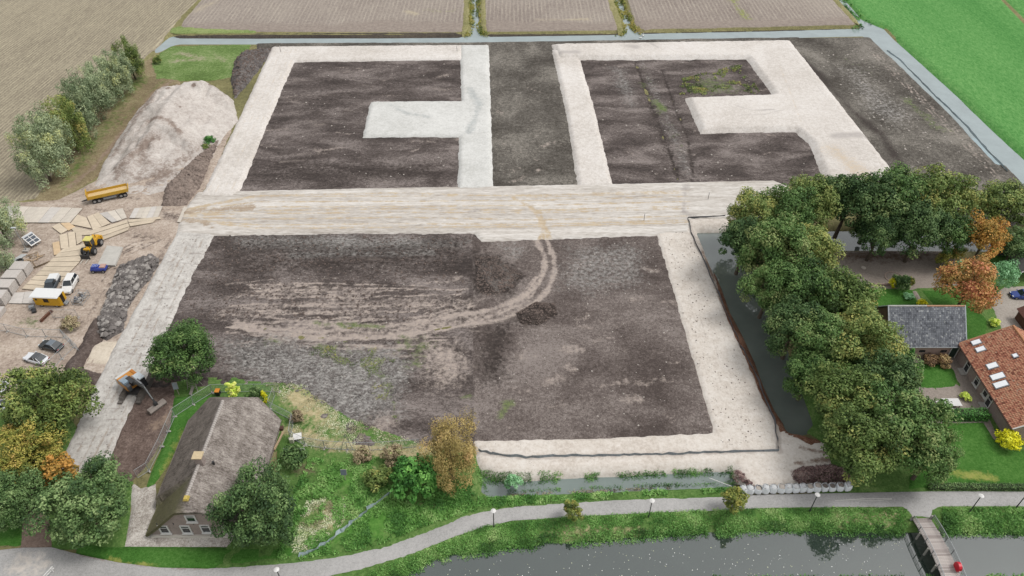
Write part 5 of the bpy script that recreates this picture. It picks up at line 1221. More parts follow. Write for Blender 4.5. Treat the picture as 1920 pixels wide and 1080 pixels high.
# --- carport and brown shed cut by the right edge
cp = P(1925, 520, 0)
t = thing('black_carport', 'dark open gabled carport with white bargeboards by the right edge', 'carport', cp)
for s in (-1, 1):
    sl_ = MB(); qd = [(s * 2.6, -1.2, 2.3), (s * 2.6, 7, 2.3), (0, 7, 3.9), (0, -1.2, 3.9)]; sl_.slab(qd if s > 0 else qd[::-1], .14); sl_.build('roof', plain('bitumen_roof', '5c5a58', .9), t)
    MB().cyl((s * 2.65, -1.25, 2.27), (0, -1.25, 3.92), .1, n=5).build('bargeboard', M_white, t)
    for y_ in (-.8, 3, 6.6): MB().box((s * 2.3, y_, 1.15), (.18, .18, 2.3)).build('post', plain('black_timber', '3b3734', .8), t)
MB().box((0, 6.7, 1.6), (4.6, .15, 3.0), tx=.4).build('back_wall', plain('black_timber', '3b3734'), t)
cp = P(1930, 612, 0)
t = thing('brown_shed', 'small shed with a dark red brown roof at the right edge', 'shed', cp)
MB().box((0, 0, 1.1), (3.2, 4.2, 2.2)).build('wall', plain('brown_boards', '6a4a3e', .8, .2), t)
for s in (-1, 1):
    sl_ = MB(); qd = [(s * 2.0, -2.4, 2.1), (s * 2.0, 2.4, 2.1), (0, 2.4, 3.4), (0, -2.4, 3.4)]; sl_.slab(qd if s > 0 else qd[::-1], .1); sl_.build('roof', plain('brown_roof', '6b463c', .8, .2), t)

# ------------------------------------------------------------------ vehicles
_wheel = {}
def wheel(parent, c, r, w_, axis=(0, 1, 0)):
    key = (round(r, 3), round(w_, 3))
    if key not in _wheel:
        a = MB().cyl((0, -w_ / 2, 0), (0, w_ / 2, 0), r, n=16).mesh('wheel'); a.materials.append(M_rubber)
        b = MB().cyl((0, -w_ / 2 - .015, 0), (0, w_ / 2 + .015, 0), r * .58, n=12).mesh('rim'); b.materials.append(M_rim); _wheel[key] = (a, b)
    a, b = _wheel[key]; o = link('wheel', a, None, parent); o.location = c; q_ = link('rim', b, None, o); return o
def car(name, label, loc, rz, Lc, Wc, Hc, colour, glassback=True, group=None, roofcol=None, wagon=False, cat='car'):
    t = thing(name, label, cat, loc, rz, group); M = plain('paint_' + colour, colour, .25, .03, spec=.6)
    h = Lc / 2; wd = Wc / 2; zb = Hc * .60
    secs = [(-h, .80, .42, zb * .86), (-h + .15, .93, .24, zb * .97), (-h * .55, 1, .20, zb), (0, 1, .2, zb), (h * .35, 1, .2, zb * .98), (h * .62, .98, .2, zb * .86), (h - .2, .90, .22, zb * .74), (h, .72, .34, zb * .6)]
    m = MB(); rings = []
    for x, s, z0, z1 in secs:
        w_ = wd * s
        rings.append([(x, -w_ * .94, z0), (x, -w_, z0 + .15), (x, -w_, z1 - .14), (x, -w_ * .86, z1), (x, w_ * .86, z1), (x, w_, z1 - .14), (x, w_, z0 + .15), (x, w_ * .94, z0)])
    m.loft(rings); m.build('body', M, t, smooth=False)
    xr0, xr1 = (-h * .92 if wagon else -h * .80), h * .40
    tr0, tr1 = (-h * .80 if wagon else -h * .42), h * .06
    g = MB(); g.loft([[(xr0, -wd * .88, zb - .03), (xr1, -wd * .88, zb - .06), (xr1, wd * .88, zb - .06), (xr0, wd * .88, zb - .03)], [(tr0, -wd * .70, Hc - .05), (tr1, -wd * .70, Hc - .05), (tr1, wd * .70, Hc - .05), (tr0, wd * .70, Hc - .05)]])
    g.build('windows', M_glass, t)
    r_ = MB(); r_.loft([[(tr0 - .08, -wd * .73, Hc - .07), (tr1 + .08, -wd * .73, Hc - .07), (tr1 + .08, wd * .73, Hc - .07), (tr0 - .08, wd * .73, Hc - .07)], [(tr0 + .05, -wd * .64, Hc), (tr1 - .08, -wd * .64, Hc), (tr1 - .08, wd * .64, Hc), (tr0 + .05, wd * .64, Hc)]])
    r_.build('roof', M if roofcol is None else plain('paint_' + roofcol, roofcol, .2, .03, spec=.7), t)
    p_ = MB()
    for s in (-1, 1):
        for a, b in (((xr0, wd * .885, zb - .03), (tr0, wd * .70, Hc - .05)), ((xr1, wd * .885, zb - .06), (tr1, wd * .70, Hc - .05)), (((xr0 + xr1) / 2 - .1, wd * .885, zb - .03), ((tr0 + tr1) / 2, wd * .70, Hc - .05))):
            p_.cyl((a[0], a[1] * s, a[2]), (b[0], b[1] * s, b[2]), .045, n=5)
    p_.build('pillars', M, t)
    for s in (-1, 1):
        for x in (-h * .62, h * .64): wheel(t, (x, s * (wd - .1), .32), .32, .22)
        MB().box((h - .14, s * wd * .62, zb * .66), (.16, .34, .16)).build('headlight', plain('lamp_glass', 'dfe4e6', .1, .02), t)
        MB().box((-h + .07, s * wd * .68, zb * .80), (.14, .30, .18)).build('tail_light', plain('red_lamp', 'a02020', .2, .02), t)
        MB().box((xr1 - .1, s * (wd + .08), zb + .04), (.14, .18, .13)).build('mirror', M, t)
    MB().box((h - .02, 0, .44), (.05, .5, .12)).build('number_plate', plain('yellow_plate', 'd0b040', .5), t)
    return t
def heading(p, q, z=0):
    a = P(*p, z); b = P(*q, z); return math.atan2(b[1] - a[1], b[0] - a[0])
CG = 'cars parked by the site'
car('parked_car', 'black car with a grey roof parked inside the site fence', P(98, 652), heading((118, 656), (79, 646)), 4.3, 1.8, 1.5, '22282a', roofcol='6f7880', group=CG)
car('parked_car', 'white car with a dark glass roof half under the olive tree', P(70, 676), heading((92, 682), (50, 670)), 4.4, 1.82, 1.45, 'e6e8ea', roofcol='4b4d50', group=CG)
car('parked_car', 'white car cut by the left edge under the olive tree', P(-2, 738), heading((10, 730), (-10, 760)), 4.4, 1.8, 1.5, 'e2e5e8', group=CG)
car('parked_car', 'silver white car hidden below the olive tree at the left edge', P(-6, 772), heading((10, 765), (-20, 780)), 4.4, 1.8, 1.5, 'dfe3e6', group=CG)
car('parked_car', 'blue car parked on the drive at the right edge', P(1915, 557), heading((1895, 556), (1940, 558)) + math.pi, 4.3, 1.8, 1.5, '1f3f8c', group=CG)
car('white_van', 'white van with rounded nose parked next to the pickup', P(133, 538), heading((144, 518), (124, 556)), 4.9, 1.9, 1.85, 'eceae6', wagon=True, cat='van')
# pickup with white load cover
t = thing('pickup_truck', 'dark grey pickup with a white load cover beside the white van', 'pickup', P(99, 540), heading((108, 521), (90, 556)))
Mp = plain('paint_grey', '4c555c', .3, .05, spec=.6)
m = MB(); rings = []
for x, s, z0, z1 in [(-2.6, .95, .4, 1.05), (-.6, 1, .35, 1.08), (.9, 1, .35, 1.06), (1.9, .97, .35, .98), (2.5, .85, .4, .85)]:
    w_ = .93 * s; rings.append([(x, -w_, z0), (x, -w_, z1 - .1), (x, -w_ * .9, z1), (x, w_ * .9, z1), (x, w_, z1 - .1), (x, w_, z0)])
m.loft(rings); m.build('body', Mp, t)
g = MB(); g.loft([[(-.7, -.82, 1.04), (1.15, -.82, 1.04), (1.15, .82, 1.04), (-.7, .82, 1.04)], [(-.5, -.66, 1.72), (.45, -.66, 1.72), (.45, .66, 1.72), (-.5, .66, 1.72)]]); g.build('windows', M_glass, t)
MB().box((-.05, 0, 1.75), (1.1, 1.36, .07)).build('roof', Mp, t)
MB().box((-1.68, 0, 1.25), (1.85, 1.78, .5), tx=.94, ty=.9).build('load_cover', plain('white_cover', 'e8e8e6', .5, .03), t)
for s in (-1, 1):
    for x in (-1.6, 1.6): wheel(t, (x, s * .85, .38), .38, .25)
    MB().box((2.46, s * .62, .76), (.12, .34, .16)).build('headlight', plain('lamp_glass', 'dfe4e6'), t)
# tipper trailer
t = thing('tipper_trailer', 'yellow tipper trailer with an open sand coloured bed on dark axles', 'trailer', P(206, 371), heading((172, 378), (240, 363)))
My = plain('yellow_paint', 'd2a63a', .45, .12)
MB().box((0, 0, 1.35), (8.0, 2.3, .14)).build('bed_floor', plain('sandy_bed', 'd9bd8a', .9, .15), t)
for s in (-1, 1): MB().box((0, s * 1.2, 1.62), (8.0, .1, .7)).build('side_board', My, t)
MB().box((-4.0, 0, 1.95), (.14, 2.4, 1.5)).build('headboard', My, t)
MB().box((4.12, 0, 1.55), (.14, 2.4, .9), ry=.35).build('tailgate', My, t)
MB().box((0, 0, 1.05), (7.2, .9, .4)).build('chassis', M_dark, t)
for s in (-1, 1): MB().box((.2, s * 1.1, .75), (2.6, .12, .45)).build('side_guard', M_lead, t)
for x in (-2.9, -2.0, 2.4, 3.2):
    for s in (-1, 1): wheel(t, (x, s * 1.0, .5), .5, .34)
MB().tube([(-3.9, .3, .8), (-5.4, 0, .6)], .08).tube([(-3.9, -.3, .8), (-5.4, 0, .6)], .08).build('drawbar', M_dark, t)
# wheel loader
t = thing('wheel_loader', 'yellow wheel loader with pallet forks parked on the matting', 'wheel loader', P(175, 468), heading((189, 452), (169, 480)))
Ml = plain('loader_yellow', 'd9a52a', .4, .1)
MB().box((-1.5, 0, 1.35), (2.4, 1.6, 1.1), tx=.9, ty=.85).build('engine_hood', Ml, t, bevel=.06)
MB().box((-2.75, 0, 1.05), (.4, 1.9, .8)).build('counterweight', Ml, t)
MB().box((0, 0, .95), (4.2, .9, .5)).build('chassis', M_dark, t)
c_ = MB().box((.15, 0, 2.15), (1.35, 1.35, 1.3), tx=.92, ty=.92).build('cab', M_glass, t)
MB().box((.15, 0, 2.87), (1.5, 1.5, .14)).build('cab_roof', plain('pale_yellow_roof', 'dcd27a', .5), c_)
for x in (-.5, .8):
    for s in (-1, 1): MB().cyl((x, s * .66, 1.5), (x, s * .62, 2.8), .05, n=5).build('cab_post', Ml, c_)
MB().box((1.5, 0, 1.2), (.9, 1.2, .7)).build('front_frame', Ml, t)
for s in (-1, 1):
    MB().tube([(1.2, s * .45, 1.6), (2.3, s * .45, 1.1), (3.0, s * .45, .4)], .12, 6).build('lift_arm', M_dark, t)
    MB().cyl((1.0, s * .3, 1.2), (2.4, s * .3, .8), .07, n=6).build('ram', M_rim, t)
    MB().box((3.9, s * .5, .12), (1.4, .14, .07)).build('fork', plain('worn_steel', 'cfc9bd', .5), t)
    for x in (-1.5, 1.4): wheel(t, (x, s * 1.0, .72), .72, .55)
MB().box((3.15, 0, .6), (.12, 1.8, 1.0)).build('fork_carriage', M_dark, t)
MB().cyl((-1.6, .4, 1.8), (-1.6, .4, 2.6), .06).build('exhaust', M_dark, t)
# excavator
ex_c = P(258, 733)
t = thing('excavator', 'orange and white tracked excavator with a wide ditching bucket on the soil edge', 'excavator', ex_c, heading((262, 752), (283, 715)))
t.scale = (1.12, 1.12, 1.12)
swing = heading((246, 722), (290, 756)) - t.rotation_euler.z
Mo = plain('orange_paint', 'cf8f3e', .4, .12); Mw = plain('white_machine_paint', 'd8d8d4', .4, .06); Mt = plain('track_steel', '6b655f', .7, .2)
for s in (-1, 1):
    prof = [(-2.2, .45), (-2.0, .12), (-1.7, 0), (1.7, 0), (2.0, .12), (2.2, .45), (2.0, .78), (1.7, .9), (-1.7, .9), (-2.0, .78)]
    m = MB(); m.loft([[(x, s * 1.25 - .32, z) for x, z in prof], [(x, s * 1.25 + .32, z) for x, z in prof]]); tr_ = m.build('track', Mt, t)
    m = MB()
    for k in range(14): m.box((-1.75 + k * .27, s * 1.25, .93), (.17, .66, .06)); m.box((-1.75 + k * .27, s * 1.25, -.01), (.17, .66, .04))
    m.build('track_pads', plain('track_pad', '575049', .7), tr_, kind='stuff')
MB().box((0, 0, .7), (2.2, 1.9, .5)).build('undercarriage', M_dark, t)
def rot(m): m.M = Matrix.Rotation(swing, 4, 'Z'); return m
rot(MB()).box((-.9, .0, 1.7), (2.6, 2.5, 1.0)).build('upper_body', Mo, t, bevel=.08)
rot(MB()).box((.0, -.2, 2.35), (1.6, .7, .6)).build('boom_foot', M_dark, t)
rot(MB()).box((.3, -.95, 2.0), (1.2, .5, .9)).build('step_deck', plain('dark_deck', '55585c', .6), t)
rot(MB()).box((-2.35, 0, 1.65), (.6, 2.5, 1.1), tx=.7).build('counterweight', Mw, t)
rot(MB()).box((-.9, -.55, 2.24), (1.5, 1.3, .12)).build('engine_deck', plain('machine_grey', '9aa5ae', .5), t)
rot(MB()).box((-.9, 1.05, 2.26), (2.3, .38, .1)).build('side_panel', plain('orange_panel', 'c77f32', .4), t)
cb = rot(MB()).box((.75, .75, 2.1), (1.5, 1.0, 1.6), tx=.9, ty=.92).build('cab', M_glass, t)
rot(MB()).box((.7, .75, 2.95), (1.5, 1.05, .12)).build('cab_roof', plain('cab_roof_white', 'cfd6da', .4), cb)
rot(MB()).box((-.3, -.9, 2.5), (.9, .7, .5)).build('exhaust_box', plain('machine_blue_grey', '8fa0ac', .5), t)
m = rot(MB()); m.loft([[(.4, -.35, 1.7), (.4, -.05, 1.7), (.4, -.05, 2.3), (.4, -.35, 2.3)], [(2.3, -.5, 3.4), (2.3, .1, 3.4), (2.3, .1, 4.2), (2.3, -.5, 4.2)], [(4.0, -.33, 3.5), (4.0, -.07, 3.5), (4.0, -.07, 3.95), (4.0, -.33, 3.95)]]); m.build('boom', plain('boom_grey', '4a4a4a', .5, .15), t)
m = rot(MB()); m.loft([[(3.6, -.33, 3.9), (3.6, -.07, 3.9), (4.1, -.07, 3.6), (4.1, -.33, 3.6)], [(5.1, -.3, 1.3), (5.1, -.1, 1.3), (5.4, -.1, 1.2), (5.4, -.3, 1.2)]]); m.build('stick', M_dark, t)
rot(MB()).cyl((1.2, -.2, 4.2), (3.6, -.2, 4.15), .09).build('ram', M_rim, t)
rot(MB()).cyl((4.0, -.2, 3.9), (5.0, -.2, 1.9), .08).build('ram', M_rim, t)
rot(MB()).box((5.2, -.2, 1.0), (.4, .5, .5)).build('quick_coupler', M_dark, t)
m = rot(MB()); bp = [(4.9, .75), (5.5, .8), (5.75, .5), (5.65, .15), (5.2, .02), (4.75, .2)]
m.loft([[(x, -1.5, z) for x, z in bp], [(x, 1.1, z) for x, z in bp]]); m.build('bucket', plain('bucket_steel', '8e847c', .6, .2), t)
for k in range(2): MB().box(((k * 2 - 1) * .0 + random.uniform(-2.6, -2.2), (k * 2 - 1) * 1.25, .3), (.5, .66, .35)).build('track_guard', Mt, t)
# site wagon
t = thing('site_wagon', 'yellow site wagon with a white roof and a dark open door', 'site wagon', P(99, 569), heading((72, 569), (122, 571)))
Mwg = plain('wagon_yellow', 'e0ac28', .5, .08)
MB().box((0, 0, 1.5), (4.6, 2.2, 2.0)).build('body', Mwg, t)
MB().box((-.15, 0, 2.58), (5.3, 2.7, .16), tx=.96, ty=.9).build('roof', plain('white_roof', 'e8e8e6', .5, .04), t)
MB().box((0, -1.12, 1.7), (.9, .06, .8)).build('window', plain('dark_window', '2e2218', .3), t)
MB().box((-1.75, -1.12, 1.9), (.35, .06, .4)).build('window', plain('dark_window', '2e2218'), t)
MB().box((2.32, .0, 1.45), (.06, 1.0, 1.8)).build('door', plain('dark_window', '2e2218'), t)
MB().box((2.55, -.95, 1.5), (.5, .08, 1.9), rz=.5).build('door_leaf', Mwg, t)
MB().box((2.75, 0, .35), (.6, 1.0, .12)).box((2.6, 0, .55), (.3, 1.0, .12)).build('steps', M_galv, t)
for x in (-1.4, 1.4):
    for s in (-1, 1): wheel(t, (x, s * .9, .35), .35, .2)
MB().tube([(-2.3, .4, .5), (-3.6, 0, .5)], .05).tube([(-2.3, -.4, .5), (-3.6, 0, .5)], .05).build('drawbar', M_dark, t)
# blue machine
t = thing('blue_machine', 'small blue machine with a slatted cover in front of the plate stack', 'machine', P(188, 508), heading((172, 508), (204, 507)))
Mb = plain('blue_paint', '3a4a9c', .4, .15)
MB().box((0, 0, .75), (2.9, 1.5, .5), tx=.95, ty=.9).build('body', Mb, t, bevel=.05)
MB().box((-.75, 0, 1.15), (1.2, 1.3, .45), tx=.7, ty=.8).build('hood', Mb, t, bevel=.04)
MB().box((.8, .1, 1.1), (1.0, 1.1, .3)).build('tray', plain('pinkish_board', 'c09c90', .7, .15), t)
for k in range(4): MB().box((-.9 + k * .3, 0, 1.42), (.12, .9, .04)).build('slat', plain('pale_blue', '93a0cc', .5), t)
for x in (-.95, .95):
    for s in (-1, 1): wheel(t, (x, s * .65, .35), .35, .25)
# ------------------------------------------------------------------ road mats and plates
def mat_mat(name, h, var=.14):
    t = NT(name); v = t.objc(); n = t.noise(v, 1.1, 5, .7); n2 = t.noise(t.mapping(v, (.6, 6, 1)), 1.0, 4, .7); oi = t.node('ObjectInfo')
    f = t.math('ADD', t.math('MULTIPLY_ADD', n, .5, .75), t.math('ADD', t.math('MULTIPLY_ADD', n2, .35, -.18), t.math('MULTIPLY_ADD', oi.outputs['Random'], .16, -.08)))
    r_ = t.node('CombineColor'); [t.lk(f, r_.inputs[i]) for i in range(3)]
    return t.done(t.mix(1.0, S(h), r_.outputs[0], 'MULTIPLY'), .9, .15)
MM = dict(pale=mat_mat('pale_mat', 'd3cabd'), tan=mat_mat('tan_mat', 'd2c3ad'), orange=mat_mat('fresh_mat', 'd4ba98'), grey=mat_mat('grey_mat', 'cbc5be'), steel=mat_mat('steel_plate', 'c9c5bd'))
def roadmat(quad, mat, label, group, lift=0.0, th=.11, name='road_mat', cat='road mat'):
    z = .22 + lift + random.uniform(0, .03)
    p = [P(u, v, z) for u, v in quad]; c = [sum(q[i] for q in p) / 4 for i in range(2)]
    # every mat is a rigid oblong: keep its mean directions
    a = Vector(p[0]) ; b = Vector(p[1]); c_ = Vector(p[2]); d = Vector(p[3])
    q = [Vector((x.x - c[0], x.y - c[1], 0)) * .995 for x in (a, b, c_, d)]
    m = MB(); m.loft([[(x.x, x.y, z - th) for x in q], [(x.x, x.y, z + random.uniform(-.012, .012)) for x in q]])
    o = m.build(name, mat, None, bevel=.015); o.location = (c[0], c[1], 0); tag(o, label, cat, group); return o
GA = 'timber mats of the site road'
ORD = ['first', 'second', 'third', 'fourth', 'fifth', 'sixth', 'seventh', 'eighth', 'ninth', 'tenth']
lerp = lambda a, b, t: (a[0] + (b[0] - a[0]) * t, a[1] + (b[1] - a[1]) * t)
def strip(a0, a1, b0, b1, n, mat, label, gap=.012, jit=.5, lift=0):
    """a0-a1 one edge, b0-b1 the opposite one, cut into n mats"""
    for k in range(n):
        s, e = k / n + gap / n, (k + 1) / n - gap / n; j = random.uniform(-jit, jit)
        q = [lerp(a0, a1, s), lerp(a0, a1, e), lerp(b0, b1, e), lerp(b0, b1, s)]
        roadmat([(u, v + j * .6) for u, v in q], MM[mat] if isinstance(mat, str) else MM[mat[k % len(mat)]], label + ', %s from %s' % (ORD[k], 'right' if a0[0] > a1[0] else 'left'), GA, lift)
strip((155, 390), (15, 386), (131, 417), (-10, 417), 7, ['pale', 'pale', 'grey', 'pale'], 'pale mat in the upper row to the left edge')
strip((252, 390), (305, 386), (242, 408), (295, 410), 5, ['grey', 'pale', 'pale'], 'pale mat in the block right of the gap')
strip((186, 400), (230, 390), (210, 417), (238, 408), 3, ['grey', 'pale', 'pale'], 'mat in the fanned block left of the gap')
strip((163, 406), (185, 398), (174, 432), (207, 418), 2, 'tan', 'tan timber mat turned between the two upper blocks')
roadmat([(145, 402), (162, 408), (172, 428), (132, 420)], MM['tan'], 'wide tan mat at the end of the upper left row', GA)
for q in ([(166, 433), (238, 412), (240, 417), (168, 440)], [(239, 412), (300, 406), (302, 410), (241, 417)], [(168, 441), (240, 418), (243, 424), (172, 449)], [(241, 418), (292, 411), (286, 417), (244, 424)], [(172, 450), (243, 425), (240, 431), (180, 455)], [(128, 423), (168, 431), (168, 440), (145, 441)]):
    lgn = globals().get('lgn', -1) + 1; roadmat(q, MM['tan'], ['long tan mat of the upper bend row, left half', 'long tan mat of the upper bend row, right half reaching the pale block', 'long tan mat of the middle bend row, left half', 'long tan mat of the middle bend row, right half', 'long tan mat of the lower bend row, right above the wheel loader cab', 'tan mat between the fresh orange mat and the bend rows'][lgn], GA)
for q, lb, mt in [([(97, 425), (111, 418), (127, 431), (114, 438)], 'skewed tan mat left of the fresh orange mat', 'tan'), ([(113, 418), (130, 417), (141, 425), (128, 432)], 'fresh orange mat with a dark seam left of the bend', 'orange'),
                  ([(111, 440), (126, 437), (129, 465), (114, 466)], 'upright tan mat left of the wheel loader, first of three', 'tan'), ([(127, 436), (140, 433), (143, 462), (130, 465)], 'upright tan mat left of the wheel loader, middle of three', 'tan'),
                  ([(141, 432), (153, 428), (154, 452), (144, 458)], 'upright tan mat next to the wheel loader cab, last of three', 'tan'), ([(98, 455), (111, 452), (114, 476), (101, 478)], 'fresh orange brown mat standing out at the left of the track', 'orange')]:
    roadmat(q, MM[mt], lb, GA)
L0, L1, R0, R1 = (118, 466), (40, 541), (165, 455), (92, 545)
Lq = lambda t: lerp(L0, L1, t); Rq = lambda t: (lerp(R0, (150, 487), t / .3) if t < .3 else lerp((152, 487), (96, 547), (t - .3) / .7))
for k in range(9):
    s, e = k / 9 + .004, (k + 1) / 9 - .004
    roadmat([Lq(s), Rq(s), Rq(e), Lq(e)], MM['tan'], 'tan mat in the run below the wheel loader, %s from the top' % ORD[k], GA)
strip((27, 548), (66, 546), (15, 568), (66, 569), 2, 'grey', 'grey mat left of the site wagon')
roadmat([(345, 387), (357, 388), (345, 416), (332, 416)], MM['pale'], 'single mat lying alone at the start of the wide sand road', GA)
t = thing('plate_stack', 'stack of grey steel road plates behind the blue machine', 'plate stack', P(206, 479))
z0 = .02
for k in range(4):
    p = [Vector(P(u, v, .4)) - t.location for u, v in [(183, 496), (216, 497), (230, 463), (201, 460)]]; j = random.uniform(-.06, .06)
    m = MB(); m.loft([[(x.x + j, x.y + j, z0 + k * .1) for x in p], [(x.x + j, x.y + j, z0 + k * .1 + .09) for x in p]]); m.build('road_plate', MM['steel'], t)
# concrete block stacks at the left edge
GB = 'block stacks at the left edge'
M_block = plain('pale_block', 'c9c2bb', .9, .1)
for i, (u, v, lb) in enumerate([(44, 512, 'far stack of pale slabs, nearest the pipes'), (30, 528, 'second stack of pale slabs from the far end'), (16, 546, 'third stack of pale slabs from the far end'), (2, 566, 'fourth stack of pale slabs, cut by the left edge'), (-8, 590, 'nearest low stack of pale slabs at the left edge')]):
    t = thing('slab_stack', lb, 'slab stack', P(u, v, 0), heading((44, 512), (2, 566)) + random.uniform(-.03, .03), GB)
    n = 6 if i < 4 else 3
    for k in range(n):
        MB().box((random.uniform(-.03, .03), random.uniform(-.03, .03), .2 + k * .33), (2.35, 2.9, .29)).build('slab', M_block, t)
    MB().box((-.6, 0, .03), (.15, 2.4, .06)).box((.6, 0, .03), (.15, 2.4, .06)).build('bearer', plain('timber', '8f7a62', .9), t)
# mast, solar box, timber
t = thing('light_mast', 'tall grey site light mast beside the solar trailer', 'lamp mast', P(50, 470))
MB().cyl((0, 0, 0), (0, 0, 5.6), .09, .06, 8).build('pole', M_galv, t)
MB().box((-.2, 0, 5.65), (.9, .35, .16)).build('lamp_head', plain('lamp_grey', 'cfd3d5', .4), t)
MB().box((0, 0, .15), (1.1, 1.1, .3)).build('foot', M_conc, t)
t = thing('solar_trailer', 'white framed solar panel trailer tilted beside the hedge', 'solar trailer', P(64, 458), R(-28))
fr = MB().box((0, 0, 1.35), (2.6, 2.2, .12), ry=R(32)).build('panel_frame', M_white, t)
for i in range(3):
    for j in range(2):
        x = -.8 + i * .8; zt = 1.35 - math.tan(R(32)) * x * .85 + .09
        MB().box((x * .85, -.5 + j * 1.0, zt), (.66, .86, .04), ry=R(32)).build('solar_panel', plain('solar_cells', '39434f', .15, .1, spec=.7), fr)
MB().box((-.9, 0, 1.1), (.5, 2.2, 1.9)).build('cabinet', plain('white_cabinet', 'dfe2e6', .4, .04), t)
for s in (-1, 1): MB().box((.7, s * .9, .35), (.1, .1, .8)).build('leg', M_galv, t)
MB().box((0, 0, .3), (2.4, .2, .12)).build('drawbar', M_galv, t)
r2 = random.Random(5)
t = thing('timber_offcuts', 'heap of loose timber offcuts beside the mat track', 'timber', P(61, 487))
for k in range(11):
    a = r2.uniform(0, 3.1); MB().box((r2.uniform(-1.2, 1.2), r2.uniform(-1.5, 1.5), .08 + k * .03), (r2.uniform(1.2, 2.4), .16, .08), rz=a).build('board', plain('timber', '8f7a62') if k % 2 else plain('pale_timber', 'c3a98a', .9), t)
t = thing('timber_offcuts', 'few long boards lying between slab stacks and mats', 'timber', P(70, 503))
for k in range(4): MB().box((k * .35 - .5, k * .4, .08), (2.8, .2, .1), rz=R(38 + k * 2)).build('board', plain('timber', '8f7a62'), t)
t = thing('pipe_bundle', 'dark hose coils and grey pipes beyond the slab stacks', 'pipes', P(38, 492))
for k in range(3):
    m = MB(); n = 18; rr = .75 - k * .06
    m.tube([(rr * math.cos(6.283 * i / n), rr * math.sin(6.283 * i / n), .12 + k * .18) for i in range(n + 1)], .09, 6); m.build('hose_coil', plain('dark_hose', '55595a', .6), t)
for k in range(4): MB().cyl((-2.6 + k * .3, -1.6, .12), (-.8 + k * .3, 2.4, .12), .11, n=8).build('pipe', plain('grey_pipe', 'c5c7c6', .4), t)
t = thing('junk_cage', 'wire cage full of pale rubble beside the white van', 'cage', P(153, 563), R(-6))
for s in (-1, 1):
    for e in (-1, 1): MB().cyl((s * .95, e * 1.35, 0), (s * .95, e * 1.35, 1.4), .05, n=5).build('post', M_galv, t)
    for z in (.1, .75, 1.38): MB().cyl((s * .95, -1.35, z), (s * .95, 1.35, z), .035, n=5).build('rail', M_galv, t); MB().cyl((-.95, s * 1.35, z), (.95, s * 1.35, z), .035, n=5).build('rail', M_galv, t)
for k in range(26):
    c = plain('rubble_pale', 'bdb7b0', .9) if k % 3 else plain('rubble_grey', '74757a', .9)
    MB().box((r2.uniform(-.7, .7), r2.uniform(-1.1, 1.1), r2.uniform(.3, 1.2)), (r2.uniform(.2, .5), r2.uniform(.2, .6), r2.uniform(.1, .4)), rz=r2.uniform(0, 3), rx=r2.uniform(-.6, .6)).build('rubble_piece', c, t)
t = thing('steel_beam', 'rusty steel beam lying below the site wagon', 'beam', P(88, 594), heading((80, 601), (96, 586)))
m = MB(); m.box((0, 0, .05), (3.0, .4, .05)).box((0, 0, .25), (3.0, .06, .36)).box((0, 0, .45), (3.0, .4, .05)); m.build('beam', plain('rust', '6d4a3a', .9, .25), t)
t = thing('welding_machine', 'small dark grey machine left of the site wagon drawbar', 'machine', P(62, 580), R(30))
MB().box((0, 0, .55), (.9, .7, .6)).build('casing', plain('grey_casing', '8d8f90', .5), t); MB().box((.2, -.9, .25), (.7, .8, .4)).build('tray', M_dark, t)
for s in (-1, 1): wheel(t, (0, s * .4, .25), .25, .1)

# ------------------------------------------------------------------ construction fences
_fp = {}
def fence_panel(label, a, b, group, hgt=2.0):
    a = Vector((a[0], a[1], 0)); b = Vector((b[0], b[1], 0)); d = b - a; Ln = d.length; key = round(Ln, 2)
    t = thing('fence_panel', label, 'fence', tuple((a + b) / 2), math.atan2(d.y, d.x), group)
    if key not in _fp:
        h = Ln / 2 - .03; m = MB()
        for x in (-h, h): m.cyl((x, 0, .08), (x, 0, hgt), .034, n=6)
        for z in (.14, hgt - .03): m.cyl((-h, 0, z), (h, 0, z), .034, n=6)
        f = m.mesh('frame'); f.materials.append(M_galv)
        w_ = MB(); n = int(Ln / .22)
        for i in range(1, n): w_.cyl((-h + 2 * h * i / n, 0, .14), (-h + 2 * h * i / n, 0, hgt - .03), .007, n=3, cap=False)
        for z in np.arange(.3, hgt - .1, .28): w_.cyl((-h, 0, z), (h, 0, z), .007, n=3, cap=False)
        w2 = w_.mesh('wire_mesh'); w2.materials.append(M_galv)
        ft = MB().box((0, 0, .07), (.26, .72, .14), tx=.85, ty=.9).mesh('foot'); ft.materials.append(M_conc); _fp[key] = (f, w2, ft, h)
    f, w2, ft, h = _fp[key]
    link('frame', f, None, t); o = link('wire_mesh', w2, None, t); o['kind'] = 'stuff'
    o = link('foot', ft, None, t); o.location = (h, 0, 0)
def fence_run(label, px, z=2.0, group='site fence panels'):
    w_ = W(px, z); c = 0; p_n = sum(max(1, round((Vector(q) - Vector(p)).length / 3.4)) for p, q in zip(w_[:-1], w_[1:]))
    for p, q in zip(w_[:-1], w_[1:]):
        p = Vector(p); q = Vector(q); n = max(1, round((q - p).length / 3.4))
        for k in range(n):
            c += 1; fence_panel(label + (', %s from the left' % ORD[c - 1] if p_n > 1 else ''), p.lerp(q, k / n), p.lerp(q, (k + 1) / n), group)
fence_run('fence panel in the run behind the black car', [(-25, 603), (5, 607), (42, 616), (78, 617), (112, 618)])
fence_run('fence panel at the corner beyond the black car', [(112, 618), (142, 646)])
fence_run('fence panel between black car and dark soil bank', [(92, 675), (108, 658), (131, 636)])
fence_run('fence panel along the dug soil beside the thatched house', [(250, 882), (272, 868), (296, 822), (321, 766)])
fence_run('fence panel across the lawn beside the bucket', [(321, 766), (357, 743), (393, 721)])
fence_run('fence panel behind the orange-lidded bin', [(393, 721), (430, 720), (475, 720), (520, 720)])
fence_run('wire fence panel by the yellow conifer', [(511, 726), (501, 752)])
